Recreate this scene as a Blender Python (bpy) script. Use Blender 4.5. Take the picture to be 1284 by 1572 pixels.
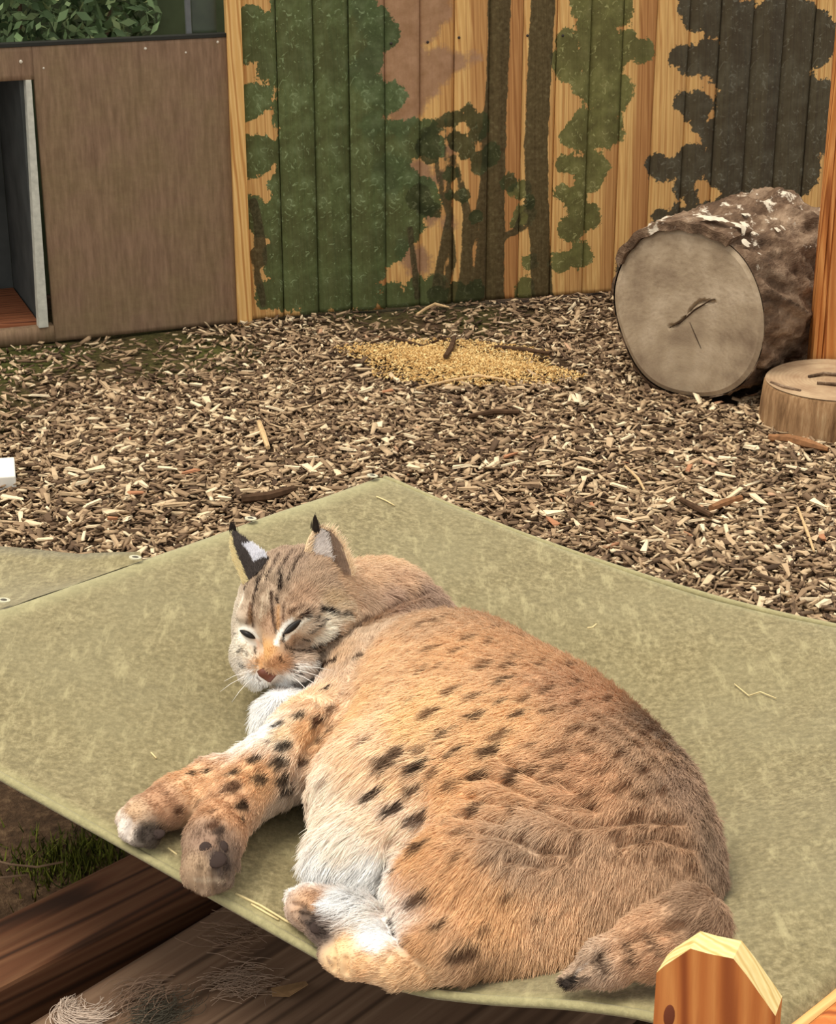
import bpy, bmesh, math, random
import numpy as np
from mathutils import Vector, Matrix
from mathutils.bvhtree import BVHTree

for o in list(bpy.data.objects):
    bpy.data.objects.remove(o)
scene = bpy.context.scene
COL = scene.collection
RNG = np.random.default_rng(7)
random.seed(7)

# ------------------------------------------------------------------ camera
FPX, CAM_H, PITCH = 2700.0, 1.38, math.radians(22)
CAM = np.array([0.0, 0.0, CAM_H])
FW = np.array([0, math.cos(PITCH), -math.sin(PITCH)])
UP = np.array([0, math.sin(PITCH), math.cos(PITCH)])
RT = np.array([1.0, 0, 0])
cd = bpy.data.cameras.new('camera')
cam = bpy.data.objects.new('camera', cd)
COL.objects.link(cam)
cam.location = CAM
cam.rotation_euler = (math.pi / 2 - PITCH, 0, 0)
cd.sensor_fit = 'HORIZONTAL'
cd.sensor_width = 36
cd.lens = 36 * FPX / 1284
cd.clip_start = 0.02
scene.camera = cam

# ------------------------------------------------------------------ light
wld = bpy.data.worlds.new('overcast_sky')
scene.world = wld
wld.use_nodes = True
wn = wld.node_tree.nodes
wl = wld.node_tree.links
bg = wn['Background']
tc = wn.new('ShaderNodeTexCoord')
sp = wn.new('ShaderNodeSeparateXYZ')
mr = wn.new('ShaderNodeMapRange')
mr.inputs[1].default_value = -0.1
mr.inputs[2].default_value = 0.9
rp = wn.new('ShaderNodeValToRGB')
rp.color_ramp.elements[0].color = (0.74, 0.73, 0.69, 1)
rp.color_ramp.elements[1].color = (1.0, 0.985, 0.95, 1)
wl.new(tc.outputs['Generated'], sp.inputs[0])
wl.new(sp.outputs['Z'], mr.inputs[0])
wl.new(mr.outputs[0], rp.inputs[0])
wl.new(rp.outputs[0], bg.inputs[0])
bg.inputs[1].default_value = 1.0
sd = bpy.data.lights.new('veiled_sun_offscreen', 'SUN')
sd.energy = 2.4
sd.angle = math.radians(28)
sd.color = (1.0, 0.94, 0.82)
sun = bpy.data.objects.new('veiled_sun_offscreen', sd)
COL.objects.link(sun)
sun.rotation_euler = Vector((0.35, 0.10, -1.0)).to_track_quat('-Z', 'Y').to_euler()
vs = scene.view_settings
vs.view_transform = 'Standard'
vs.look = 'None'
vs.gamma = 1
vs.use_curve_mapping = False
vs.exposure = 0.28

# ------------------------------------------------------------------ pixel helpers (1284 x 1572 frame)
def ray(px, py):
    return FW + RT * (px - 642) / FPX - UP * (py - 786) / FPX

def Pz(px, py, z):
    d = ray(px, py)
    return CAM + d * ((z - CAM_H) / d[2])

def Pd(px, py, depth):
    return CAM + ray(px, py) * depth

def proj(p):
    q = np.asarray(p) - CAM
    D = q @ FW
    return np.stack([642 + FPX * (q @ RT) / D, 786 - FPX * (q @ UP) / D, D], -1)

def lin(r, g, b):
    f = lambda c: (c / 255 / 12.92) if c / 255 <= .04045 else ((c / 255 + .055) / 1.055) ** 2.4
    return (f(r), f(g), f(b))

def lin4(r, g, b):
    return lin(r, g, b) + (1.0,)

# ------------------------------------------------------------------ object helpers
def link(name, me, mat=None, parent=None):
    o = bpy.data.objects.new(name, me)
    COL.objects.link(o)
    if mat is not None:
        me.materials.append(mat)
    if parent is not None:
        o.parent = parent
    return o

def pydata(name, v, f, mat=None, parent=None, smooth=False):
    me = bpy.data.meshes.new(name)
    me.from_pydata([tuple(map(float, p)) for p in v], [], [tuple(map(int, q)) for q in f])
    me.update()
    if smooth:
        me.polygons.foreach_set('use_smooth', [True] * len(me.polygons))
    return link(name, me, mat, parent)

def npmesh(name, v, loops, nper, mat=None, parent=None, smooth=False):
    """fast mesh from arrays: v (n,3), loops flat vertex indices, nper verts per face"""
    me = bpy.data.meshes.new(name)
    nf = len(loops) // nper
    me.vertices.add(len(v))
    me.vertices.foreach_set('co', np.asarray(v, np.float32).ravel())
    me.loops.add(len(loops))
    me.loops.foreach_set('vertex_index', np.asarray(loops, np.int32))
    me.polygons.add(nf)
    me.polygons.foreach_set('loop_start', np.arange(0, nf * nper, nper, dtype=np.int32))
    if smooth:
        me.polygons.foreach_set('use_smooth', np.ones(nf, bool))
    me.update(calc_edges=True)
    return link(name, me, mat, parent)

def empty(name, loc=(0, 0, 0), rz=0.0):
    o = bpy.data.objects.new(name, None)
    COL.objects.link(o)
    o.location = loc
    o.rotation_euler = (0, 0, rz)
    o.empty_display_size = 0.05
    return o

def tag(o, label=None, cat=None, group=None, kind=None):
    if label: o['label'] = label
    if cat: o['category'] = cat
    if group: o['group'] = group
    if kind: o['kind'] = kind
    return o

def bm_obj(name, bm, mat=None, parent=None, smooth=False):
    me = bpy.data.meshes.new(name)
    bm.normal_update()
    bm.to_mesh(me)
    bm.free()
    if smooth:
        me.polygons.foreach_set('use_smooth', [True] * len(me.polygons))
    return link(name, me, mat, parent)

def bm_box(bm, c, ax, ay, az, bevel=0.0):
    """box with centre c and half-axis vectors ax, ay, az"""
    r = bmesh.ops.create_cube(bm, size=2.0)
    m = Matrix((( ax[0], ay[0], az[0], c[0]), (ax[1], ay[1], az[1], c[1]), (ax[2], ay[2], az[2], c[2]), (0, 0, 0, 1)))
    bmesh.ops.transform(bm, matrix=m, verts=r['verts'])
    if bevel > 0:
        es = list({e for v in r['verts'] for e in v.link_edges})
        bmesh.ops.bevel(bm, geom=es, offset=bevel, segments=2, affect='EDGES', profile=0.5)
    bmesh.ops.recalc_face_normals(bm, faces=bm.faces[:])

def tube_mesh(pts, radii, n=8, cap=True):
    pts = [np.asarray(p, float) for p in pts]
    v, f = [], []
    prev = None
    for i, p in enumerate(pts):
        t = pts[min(i + 1, len(pts) - 1)] - pts[max(i - 1, 0)]
        t /= np.linalg.norm(t) + 1e-9
        a = np.array([0, 0, 1.0]) if prev is None else prev
        if abs(a @ t) > .95: a = np.array([1.0, 0, 0])
        a = a - t * (a @ t); a /= np.linalg.norm(a)
        prev = a
        b = np.cross(t, a)
        for k in range(n):
            th = 2 * math.pi * k / n
            v.append(p + radii[i] * (a * math.cos(th) + b * math.sin(th)))
    for i in range(len(pts) - 1):
        for k in range(n):
            k2 = (k + 1) % n
            f.append((i * n + k, i * n + k2, (i + 1) * n + k2, (i + 1) * n + k))
    if cap:
        f.append(tuple(range(n - 1, -1, -1)))
        f.append(tuple((len(pts) - 1) * n + k for k in range(n)))
    return v, f

# ------------------------------------------------------------------ material helpers
class NT:
    def __init__(s, name, rough=0.8, spec=0.2):
        s.m = bpy.data.materials.new(name)
        s.m.use_nodes = True
        s.t = s.m.node_tree
        s.n = s.t.nodes
        s.b = s.n['Principled BSDF']
        s.b.inputs['Roughness'].default_value = rough
        s.b.inputs['Specular IOR Level'].default_value = spec
    def new(s, t, **kw):
        nd = s.n.new(t)
        for k, v in kw.items(): setattr(nd, k, v)
        return nd
    def set(s, sock, val):
        if isinstance(val, bpy.types.NodeSocket): s.t.links.new(val, sock)
        elif isinstance(val, (tuple, list)) and len(val) == 3 and sock.type == 'RGBA': sock.default_value = (*val, 1)
        else: sock.default_value = val
    def coord(s, kind='Object', scale=(1, 1, 1), rot=(0, 0, 0), loc=(0, 0, 0)):
        c = s.new('ShaderNodeTexCoord')
        m = s.new('ShaderNodeMapping')
        m.inputs['Scale'].default_value = scale
        m.inputs['Rotation'].default_value = rot
        m.inputs['Location'].default_value = loc
        s.t.links.new(c.outputs[kind], m.inputs[0])
        return m.outputs[0]
    def noise(s, vec, scale=5, detail=4, rough=0.55, dist=0.0, out='Fac'):
        n = s.new('ShaderNodeTexNoise')
        s.set(n.inputs['Vector'], vec)
        n.inputs['Scale'].default_value = scale
        n.inputs['Detail'].default_value = detail
        n.inputs['Roughness'].default_value = rough
        n.inputs['Distortion'].default_value = dist
        return n.outputs[out]
    def wave(s, vec, scale=5, dist=2, detail=2, dscale=1, axis='X', typ='BANDS'):
        n = s.new('ShaderNodeTexWave', wave_type=typ)
        if typ == 'BANDS': n.bands_direction = axis
        else: n.rings_direction = axis
        s.set(n.inputs['Vector'], vec)
        n.inputs['Scale'].default_value = scale
        n.inputs['Distortion'].default_value = dist
        n.inputs['Detail'].default_value = detail
        n.inputs['Detail Scale'].default_value = dscale
        return n.outputs['Fac']
    def ramp(s, fac, stops, interp='LINEAR'):
        n = s.new('ShaderNodeValToRGB')
        cr = n.color_ramp
        cr.interpolation = interp
        while len(cr.elements) < len(stops): cr.elements.new(0.5)
        for e, (p, c) in zip(cr.elements, stops):
            e.position = p
            e.color = (*c, 1) if len(c) == 3 else c
        s.set(n.inputs[0], fac)
        return n.outputs[0]
    def rng(s, v, a, b, c=0.0, d=1.0):
        n = s.new('ShaderNodeMapRange')
        s.set(n.inputs[0], v)
        for i, x in enumerate((a, b, c, d)): n.inputs[i + 1].default_value = x
        return n.outputs[0]
    def mix(s, fac, a, b, mode='MIX'):
        n = s.new('ShaderNodeMix', data_type='RGBA', blend_type=mode)
        s.set(n.inputs[0], fac); s.set(n.inputs[6], a); s.set(n.inputs[7], b)
        return n.outputs[2]
    def math(s, op, a, b=0.0, c=0.0):
        n = s.new('ShaderNodeMath', operation=op)
        s.set(n.inputs[0], a); s.set(n.inputs[1], b); s.set(n.inputs[2], c)
        return n.outputs[0]
    def attr(s, name, out='Fac'):
        return s.new('ShaderNodeAttribute', attribute_name=name).outputs[out]
    def objrand(s):
        return s.new('ShaderNodeObjectInfo').outputs['Random']
    def bump(s, h, strength=0.3, dist=0.005):
        n = s.new('ShaderNodeBump')
        n.inputs['Strength'].default_value = strength
        n.inputs['Distance'].default_value = dist
        s.set(n.inputs['Height'], h)
        s.t.links.new(n.outputs[0], s.b.inputs['Normal'])
    def col(s, c):
        s.set(s.b.inputs['Base Color'], c)
        return s

def plain(name, rgb, rough=0.7, spec=0.3, metal=0.0, var=0.15, scale=40):
    m = NT(name, rough, spec)
    n = m.noise(m.coord(), scale, 4)
    d = tuple(c * (1 - var) for c in rgb)
    l = tuple(min(1, c * (1 + var)) for c in rgb)
    m.col(m.ramp(n, [(0.3, d), (0.7, l)]))
    m.b.inputs['Metallic'].default_value = metal
    return m.m

def wood_mat(name, c_dark, c_mid, c_light, axis='Z', ring=26, grain=1.0, rough=0.6, rnd=True, knots=False):
    """timber with grain running along the given object axis"""
    m = NT(name, rough, 0.25)
    sc = {'X': (0.06, 1, 1), 'Y': (1, 0.06, 1), 'Z': (1, 1, 0.06)}[axis]
    v = m.coord('Object', sc)
    if rnd:
        add = m.new('ShaderNodeVectorMath', operation='ADD')
        cmb = m.new('ShaderNodeCombineXYZ')
        r = m.objrand()
        for i in range(3): m.set(cmb.inputs[i], m.math('MULTIPLY', r, 7.0 + 3 * i))
        m.set(add.inputs[0], v); m.set(add.inputs[1], cmb.outputs[0])
        v = add.outputs[0]
    w = m.wave(v, ring, 5 * grain, 3, 1.2, 'DIAGONAL')
    fine = m.noise(v, 160, 3, .7)
    big = m.noise(v, 9, 3)
    c = m.ramp(w, [(0.0, c_mid), (0.55, c_light), (0.85, c_mid), (1.0, c_dark)])
    c = m.mix(m.rng(fine, .45, .75, 0, .35), c, c_dark)
    c = m.mix(m.rng(big, .35, .7, 0, .35), c, c_mid)
    m.col(c)
    m.bump(m.math('ADD', w, fine), 0.15, 0.002)
    return m.m

# ================================================================== SETTING: ground, fence, panel
def vnoise2(x, y, seed=0):
    """smooth value noise for geometry"""
    xi, yi = np.floor(x).astype(int), np.floor(y).astype(int)
    fx, fy = x - xi, y - yi
    fx, fy = fx * fx * (3 - 2 * fx), fy * fy * (3 - 2 * fy)
    h = lambda a, b: ((np.sin(a * 127.1 + b * 311.7 + seed * 74.7) * 43758.5453) % 1.0)
    return (h(xi, yi) * (1 - fx) + h(xi + 1, yi) * fx) * (1 - fy) + (h(xi, yi + 1) * (1 - fx) + h(xi + 1, yi + 1) * fx) * fy

def fbm2(x, y, seed=0, octv=4):
    s, a, t = 0, 0.5, 0
    for i in range(octv):
        s = s + a * vnoise2(x * 2 ** i, y * 2 ** i, seed + i); t += a; a *= .5
    return s / t

def ground_z(x, y):
    return 0.030 * (fbm2(x * 1.7 + 3, y * 1.7, 1) - .5) - 0.006

gm = NT('damp_earth', 0.95, 0.1)
gv = gm.coord('Object')
g1 = gm.noise(gv, 3.0, 5)
g2 = gm.noise(gv, 60, 4, .7)
gc = gm.ramp(g2, [(0.25, lin(40, 30, 21)), (0.55, lin(74, 56, 40)), (0.8, lin(112, 90, 66))])
gmoss = gm.attr('moss')
gc = gm.mix(gm.math('MULTIPLY', gmoss, gm.rng(g1, .35, .6)), gc, gm.ramp(g2, [(.3, lin(40, 44, 18)), (.7, lin(88, 90, 44))]))
gm.col(gc)
gm.bump(g2, 0.6, 0.02)
nx, ny = 220, 260
gx, gy = np.meshgrid(np.linspace(-2.6, 2.6, nx), np.linspace(0.6, 6.4, ny), indexing='ij')
gz = ground_z(gx, gy) + 0.006 * (fbm2(gx * 22, gy * 22, 5) - .5)
gvts = np.stack([gx, gy, gz], -1).reshape(-1, 3)
ii, jj = np.meshgrid(np.arange(nx - 1), np.arange(ny - 1), indexing='ij')
gq = np.stack([ii * ny + jj, (ii + 1) * ny + jj, (ii + 1) * ny + jj + 1, ii * ny + jj + 1], -1).reshape(-1)
floor = npmesh('floor', gvts, gq, 4, gm.m, None, True)
tag(floor, 'bare damp brown earth of the enclosure under the wood chips', kind='structure')
def moss_w(x, y):
    p = proj(np.stack([x, y, 0 * x], -1))
    w = np.clip(1 - np.hypot((p[..., 0] - 150) / 330, (p[..., 1] - 540) / 75), 0, 1)
    w = np.maximum(w, np.clip(1 - np.hypot((p[..., 0] + 20) / 160, (p[..., 1] - 600) / 90), 0, 1))
    w = np.maximum(w, .7 * np.clip(1 - np.hypot((p[..., 0] - 640) / 260, (p[..., 1] - 490) / 40), 0, 1))
    return np.clip(w * 1.8, 0, 1)
a = floor.data.attributes.new('moss', 'FLOAT', 'POINT')
a.data.foreach_set('value', moss_w(gvts[:, 0], gvts[:, 1]).astype(np.float32))

# ---- board fence with a painted forest
FA = Pz(372, 492, 0.0)
FB = Pz(960, 447, 0.0)
FD = (FB - FA) / np.linalg.norm(FB - FA)
FN = np.array([FD[1], -FD[0], 0.0])          # towards the camera
def fence_uw(px, py):
    d = ray(px, py)
    t = ((FA - CAM) @ FN) / (d @ FN)
    q = CAM + d * t
    return np.array([(q - FA) @ FD, q[2]])
def uwp(lst):
    return [(*fence_uw(x, y), r * 1.0) for x, y, r in lst]
FSC = np.linalg.norm(fence_uw(700, 250) - fence_uw(701, 250))   # metres per pixel on the fence

# painted shapes: circles (px, py, r px) and strokes [(px, py, halfwidth px) ...]
green = [(385, 50, 40), (372, 68, 30), (400, 66, 26), (464, 22, 50), (520, 30, 62), (566, 45, 40), (592, 52, 24), (454, 75, 38), (500, 88, 60),
  (548, 85, 40), (412, 105, 20), (430, 118, 22), (470, 128, 42), (520, 130, 40), (378, 158, 31), (398, 152, 22), (462, 168, 46), (505, 165, 58), (566, 150, 38),
  (598, 150, 26), (385, 238, 36), (372, 236, 22), (408, 232, 26), (472, 228, 54), (530, 225, 65), (600, 222, 42), (640, 212, 32), (655, 196, 20), (665, 225, 22), (468, 290, 56),
  (540, 290, 62), (600, 292, 48), (645, 302, 34), (660, 312, 22), (382, 322, 25), (400, 335, 30), (442, 350, 34), (480, 350, 60), (550, 350, 60), (606, 350, 42), (632, 340, 26), (440, 400, 40),
  (500, 405, 52), (556, 402, 42), (600, 378, 30), (414, 452, 26), (440, 450, 30), (485, 452, 34), (530, 448, 34), (560, 450, 26), (600, 455, 26), (640, 452, 30), (668, 440, 22)]
green2 = [(870, 62, 20), (870, 100, 27), (862, 88, 18), (915, 35, 38), (925, 85, 44), (905, 130, 30), (935, 145, 40), (900, 200, 36), (878, 205, 24), (930, 198, 32), (868, 250, 20),
  (905, 262, 34), (882, 305, 26), (862, 296, 16), (900, 330, 26), (960, 68, 24), (986, 78, 20), (945, 15, 30), (875, 350, 26), (890, 390, 24), (860, 400, 20), (900, 5, 30),
  (800, 292, 18), (808, 326, 20), (795, 340, 14), (785, 292, 12), (812, 400, 16), (806, 440, 20), (800, 460, 16)]
dark = [(1075, 5, 42), (1062, 22, 26), (1100, 18, 40), (1135, 40, 42), (1060, 92, 26), (1040, 86, 18), (1085, 88, 30), (1125, 100, 44), (1068, 165, 30), (1045, 152, 18), (1072, 188, 18),
  (1130, 160, 40), (1008, 252, 22), (1022, 262, 20), (1060, 250, 34), (1048, 288, 22), (1060, 300, 18), (1120, 250, 48), (1105, 205, 34), (1165, 100, 56), (1172, 200, 60), (1200, 45, 60), (1150, 295, 56),
  (1212, 150, 52), (1215, 262, 52), (1040, 332, 22), (1090, 345, 40), (1010, 330, 16), (1120, 330, 44), (1180, 330, 50), (1060, 330, 24), (1240, 60, 50), (1250, 180, 60),
  (980, 380, 24), (1010, 390, 22), (960, 410, 20), (990, 425, 16), (1040, 390, 26)]
brown = [(605, 20, 60), (560, 5, 30), (650, 10, 46), (620, 70, 34), (596, 110, 56), (560, 112, 30), (640, 112, 40), (675, 100, 30), (700, 95, 18), (648, 128, 30), (618, 150, 42), (655, 40, 26),
  (570, 190, 26), (610, 190, 26), (600, 265, 34), (640, 270, 30), (672, 275, 18), (660, 330, 20), (690, 340, 16), (640, 400, 26), (620, 385, 22), (690, 228, 16), (668, 20, 18), (725, 88, 12)]
trunks = [[(766, -20, 18), (765, 60, 17), (762, 120, 17), (757, 200, 19), (756, 280, 19), (754, 350, 21), (750, 400, 24), (746, 470, 29)],
  [(834, -20, 19), (829, 70, 19), (825, 150, 19), (822, 230, 19), (824, 300, 18), (828, 370, 17), (832, 470, 18)]]
stems = [[(666, 462, 9), (678, 392, 7), (690, 330, 6), (686, 250, 4), (684, 182, 3)], [(690, 330, 6), (676, 290, 5), (668, 240, 4)], [(716, 462, 10), (714, 400, 9), (716, 330, 8), (706, 280, 5), (696, 240, 4)],
  [(680, 462, 6), (694, 400, 6), (690, 350, 6)], [(704, 460, 8), (718, 380, 7), (738, 300, 6), (742, 240, 4), (730, 190, 3)], [(640, 455, 6), (634, 400, 5), (628, 350, 5)], [(760, 365, 6), (790, 356, 5), (812, 344, 4), (830, 330, 4)],
  [(790, 352, 4), (804, 320, 3)], [(388, 385, 5), (396, 430, 6), (404, 465, 6)], [(388, 310, 7), (396, 345, 8), (400, 400, 10)]]
leaf2 = [(690, 185, 15), (704, 178, 12), (718, 170, 14), (722, 185, 12), (668, 192, 12), (660, 205, 16), (700, 215, 18), (734, 200, 18), (742, 182, 12), (660, 236, 18), (648, 225, 16), (752, 236, 20), (735, 250, 18), (715, 232, 16),
  (690, 262, 10), (690, 270, 12), (640, 302, 22), (655, 318, 16), (668, 322, 14), (694, 265, 12), (710, 300, 14), (690, 300, 10), (728, 330, 14), (780, 280, 16), (812, 310, 14), (700, 450, 22), (670, 452, 18), (728, 445, 20), (690, 460, 16)]

FH = 1.25
fm = NT('painted_fence_board', 0.7, 0.2)
fv = fm.coord('Object', (1, 1, 1))
rnd = fm.objrand()
fvw = fm.coord('Object', (1, 1, .045))
gr = fm.wave(fvw, 30, 6, 3, 1.5, 'DIAGONAL')
fn = fm.noise(fvw, 110, 3, .7)
tone = fm.attr('tone')
base = fm.ramp(gr, [(0, lin(212, 166, 102)), (.5, lin(226, 184, 118)), (.85, lin(212, 166, 102)), (1, lin(194, 144, 86))])
base = fm.mix(fm.rng(fn, .45, .75, 0, .35), base, lin(150, 98, 52))
redw = fm.ramp(gr, [(0, lin(160, 104, 60)), (.6, lin(178, 120, 70)), (1, lin(142, 88, 48))])
base = fm.mix(tone, base, redw)
e1 = fm.noise(fv, 26, 4, .65)
e2 = fm.noise(fv, 90, 3, .6)
e3 = fm.noise(fv, 12, 3, .5)
jit = fm.math('ADD', fm.rng(e1, .25, .75, -.018, .012), fm.rng(e2, .25, .75, -.008, .006))
def layer(c, name, colour, lo=-.0015, hi=.0015, jk=1.0):
    d = fm.math('SUBTRACT', fm.attr(name), fm.math('MULTIPLY', jit, jk))
    return fm.mix(fm.rng(d, lo, hi, .93, 0.0), c, colour)
brc = fm.ramp(e1, [(.3, lin(140, 104, 74)), (.7, lin(172, 134, 104))])
c = layer(base, 'd_brown', brc, -.012, .006)
def foliage(dk, md, lt):
    f = fm.ramp(e1, [(.25, dk), (.5, md), (.78, lt)])
    f = fm.mix(fm.rng(e3, .42, .62, 0, .55), f, tuple(x * .62 for x in dk))
    h = fm.noise(fv, 55, 2, .5, 1.5)
    return fm.mix(fm.rng(h, .60, .74, 0, .6), f, tuple(min(1, 1.9 * x + .04) for x in lt))
c = layer(c, 'd_green2', foliage(lin(70, 74, 38), lin(100, 104, 58), lin(128, 128, 80)))
c = layer(c, 'd_green', foliage(lin(48, 66, 34), lin(72, 92, 54), lin(104, 122, 84)))
trc = fm.ramp(e2, [(.3, lin(50, 46, 26)), (.55, lin(74, 66, 42)), (.75, lin(98, 92, 64))])
c = layer(c, 'd_trunk', trc, jk=.25)
c = layer(c, 'd_leaf2', foliage(lin(40, 46, 22), lin(62, 66, 36), lin(90, 92, 60)), jk=.6)
c = layer(c, 'd_dark', foliage(lin(40, 42, 34), lin(58, 60, 50), lin(80, 82, 70)))
fm.col(c)
fm.bump(fm.math('ADD', gr, fn), .12, .002)

def circ_d(u, w, lst):
    d = np.full(u.shape, 9.0)
    for cx, cy, r in lst:
        q = fence_uw(cx, cy)
        d = np.minimum(d, np.hypot(u - q[0], w - q[1]) - (r - 1.0) * FSC)
    return d
def stroke_d(u, w, lines):
    d = np.full(u.shape, 9.0)
    for ln in lines:
        q = [(*fence_uw(x, y), r * FSC) for x, y, r in ln]
        for (ax, ay, ar), (bx, by, br) in zip(q, q[1:]):
            vx, vy = bx - ax, by - ay
            t = np.clip(((u - ax) * vx + (w - ay) * vy) / (vx * vx + vy * vy), 0, 1)
            d = np.minimum(d, np.hypot(u - ax - t * vx, w - ay - t * vy) - (ar + t * (br - ar)))
    return d

fence = empty('wall_back', FA, math.atan2(FD[1], FD[0]))
tag(fence, 'vertical board fence painted with green trees and trunks', kind='structure')
BW = 0.1015
nb = 21
for i in range(nb):
    u0 = 0.022 + i * BW
    nu, nw = 9, 96
    us = np.linspace(0, BW - 0.0025, nu)
    zs = np.linspace(0.004 + 0.004 * ((i * 37) % 5) / 5, FH, nw)
    # slightly cupped front, thin lap step at one side
    prof = np.interp(np.arange(nu) / (nu - 1), [0, .08, .5, .92, 1], [-.004, .001, .0022, .001, -.004])
    U, Wv = np.meshgrid(us, zs, indexing='ij')
    yy = -(prof[:, None] + 0 * Wv) - 0.008 - 0.003 * math.sin(i * 2.3)
    v = np.stack([U, yy, Wv], -1).reshape(-1, 3)
    back = v.copy(); back[:, 1] = 0.012
    vv = np.concatenate([v, back])
    I, J = np.meshgrid(np.arange(nu - 1), np.arange(nw - 1), indexing='ij')
    q = np.stack([I * nw + J, (I + 1) * nw + J, (I + 1) * nw + J + 1, I * nw + J + 1], -1).reshape(-1, 4)
    N = nu * nw
    rim = [(a, b) for a, b in zip(range(0, nw - 1), range(1, nw))]
    fs = [q]
    L0 = np.arange(nw - 1)
    fs.append(np.stack([L0, L0 + 1, L0 + 1 + N, L0 + N], -1))
    R0 = (nu - 1) * nw + np.arange(nw - 1)
    fs.append(np.stack([R0 + 1, R0, R0 + N, R0 + 1 + N], -1))
    T0 = np.arange(nu - 1) * nw + nw - 1
    fs.append(np.stack([T0, T0 + nw, T0 + nw + N, T0 + N], -1))
    B0 = np.arange(nu - 1) * nw
    fs.append(np.stack([B0 + nw, B0, B0 + N, B0 + nw + N], -1))
    ob = npmesh('board', vv, np.concatenate(fs).reshape(-1), 4, fm.m, fence)
    ob.location = (u0, 0, 0)
    uu, ww = vv[:, 0] + u0, vv[:, 2]
    for nm, dd in (('d_green', circ_d(uu, ww, green)), ('d_green2', circ_d(uu, ww, green2)), ('d_dark', circ_d(uu, ww, dark)), ('d_brown', circ_d(uu, ww, brown)),
                   ('d_trunk', stroke_d(uu, ww, trunks + stems)), ('d_leaf2', circ_d(uu, ww, leaf2)),
                   ('tone', np.where(vv[:, 0] > BW * (0.35 + .3 * ((i * 53) % 7) / 7), .18 + .75 * ((i * 29) % 4) / 4, .0))):
        at = ob.data.attributes.new(nm, 'FLOAT', 'POINT')
        at.data.foreach_set('value', dd.astype(np.float32))
nailm = plain('dark_nail', lin(40, 30, 24), .5, .4)
for (px, py) in ((655, 64), (703, 57), (599, 66), (808, 54), (862, 54)):
    q = fence_uw(px, py)
    bm = bmesh.new()
    bmesh.ops.create_uvsphere(bm, u_segments=8, v_segments=5, radius=.0042)
    o = bm_obj('nail', bm, nailm, fence, True)
    o.location = (q[0], -.0125, q[1]); o.scale = (1, .6, 1)
# light corner batten at the left end of the fence
pine = wood_mat('pale_pine', lin(178, 122, 64), lin(216, 168, 100), lin(232, 192, 126), 'Z', 22)
bm = bmesh.new()
bm_box(bm, (0.004, -.012, .62), (.020, 0, 0), (0, .019, 0), (0, 0, .635), .002)
o = bm_obj('corner_batten', bm, pine, fence)

# ---- brown plywood panel with an opening, left of the fence
PA = Pz(0, 532, 0.0)
PB = FA + FD * (-0.010) + FN * 0.004
PDv = (PB - PA); PDv[2] = 0; plen = np.linalg.norm(PDv); PDv /= plen
PN = np.array([PDv[1], -PDv[0], 0.0])
def pan_uw(px, py):
    d = ray(px, py)
    t = ((PA - CAM) @ PN) / (d @ PN)
    q = CAM + d * t
    return (q - PA) @ PDv, q[2]
wl_ = empty('wall_left', PA, math.atan2(PDv[1], PDv[0]))
tag(wl_, 'brown stained weathered plywood wall with a dark square opening', kind='structure')
pm = NT('stained_plywood', .85, .15)
pv = pm.coord('Object', (1, 1, 1))
pn1 = pm.noise(pm.coord('Object', (1, 1, .12)), 90, 4, .7)
pn2 = pm.noise(pv, 6, 5, .6)
pn3 = pm.noise(pm.coord('Object', (.6, 1, 1.4)), 38, 6, .78)
brn = pm.ramp(pn1, [(.3, lin(114, 90, 70)), (.7, lin(148, 120, 96))])
olv = pm.ramp(pn3, [(.28, lin(88, 78, 44)), (.5, lin(132, 120, 78)), (.74, lin(168, 156, 108))])
olv = pm.mix(pm.rng(pn2, .4, .65, 0, .55), olv, lin(116, 100, 66))
pm.col(pm.mix(pm.rng(pn2, .40, .66, 0, .35), brn, olv))
pm.bump(pn3, .25, .003)
u_open, w_open = pan_uw(66, 300)[0], pan_uw(42, 122)[1]
w_top = pan_uw(170, 64)[1]
w_sill = pan_uw(70, 500)[1]
def panel_piece(name, u0, u1, w0, w1, y0=-.009, y1=.009):
    nu, nw = max(2, int((u1 - u0) / .012)), max(2, int((w1 - w0) / .012))
    U, Wv = np.meshgrid(np.linspace(u0, u1, nu), np.linspace(w0, w1, nw), indexing='ij')
    v = np.stack([U, 0 * U + y0, Wv], -1).reshape(-1, 3)
    b = v.copy(); b[:, 1] = y1
    vv = np.concatenate([v, b]); N = nu * nw
    I, J = np.meshgrid(np.arange(nu - 1), np.arange(nw - 1), indexing='ij')
    q = np.stack([I * nw + J, (I + 1) * nw + J, (I + 1) * nw + J + 1, I * nw + J + 1], -1).reshape(-1, 4)
    L0 = np.arange(nw - 1); R0 = (nu - 1) * nw + L0; T0 = np.arange(nu - 1) * nw + nw - 1; B0 = np.arange(nu - 1) * nw
    fs = [q, np.stack([L0, L0 + 1, L0 + 1 + N, L0 + N], -1), np.stack([R0 + 1, R0, R0 + N, R0 + 1 + N], -1),
          np.stack([T0, T0 + nw, T0 + nw + N, T0 + N], -1), np.stack([B0 + nw, B0, B0 + N, B0 + nw + N], -1)]
    o = npmesh(name, vv, np.concatenate(fs).reshape(-1), 4, pm.m, wl_)
    return o
panel_piece('plywood_sheet', u_open, plen, 0.0, w_top)
panel_piece('plywood_sheet', -1.7, -.4605, 0.0, w_top)
panel_piece('plywood_lintel', -0.46, u_open - .0005, w_open, w_top)
panel_piece('plywood_base', -0.46, u_open - .0005, 0.0, w_sill, -.011, .03)
dkm = plain('dark_trim', lin(34, 34, 28), .6, .3)
bm = bmesh.new(); bm_box(bm, ((plen - 1.7) / 2, .004, w_top + .004), ((plen + 1.7) / 2, 0, 0), (0, .016, 0), (0, 0, .005), .001)
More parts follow.
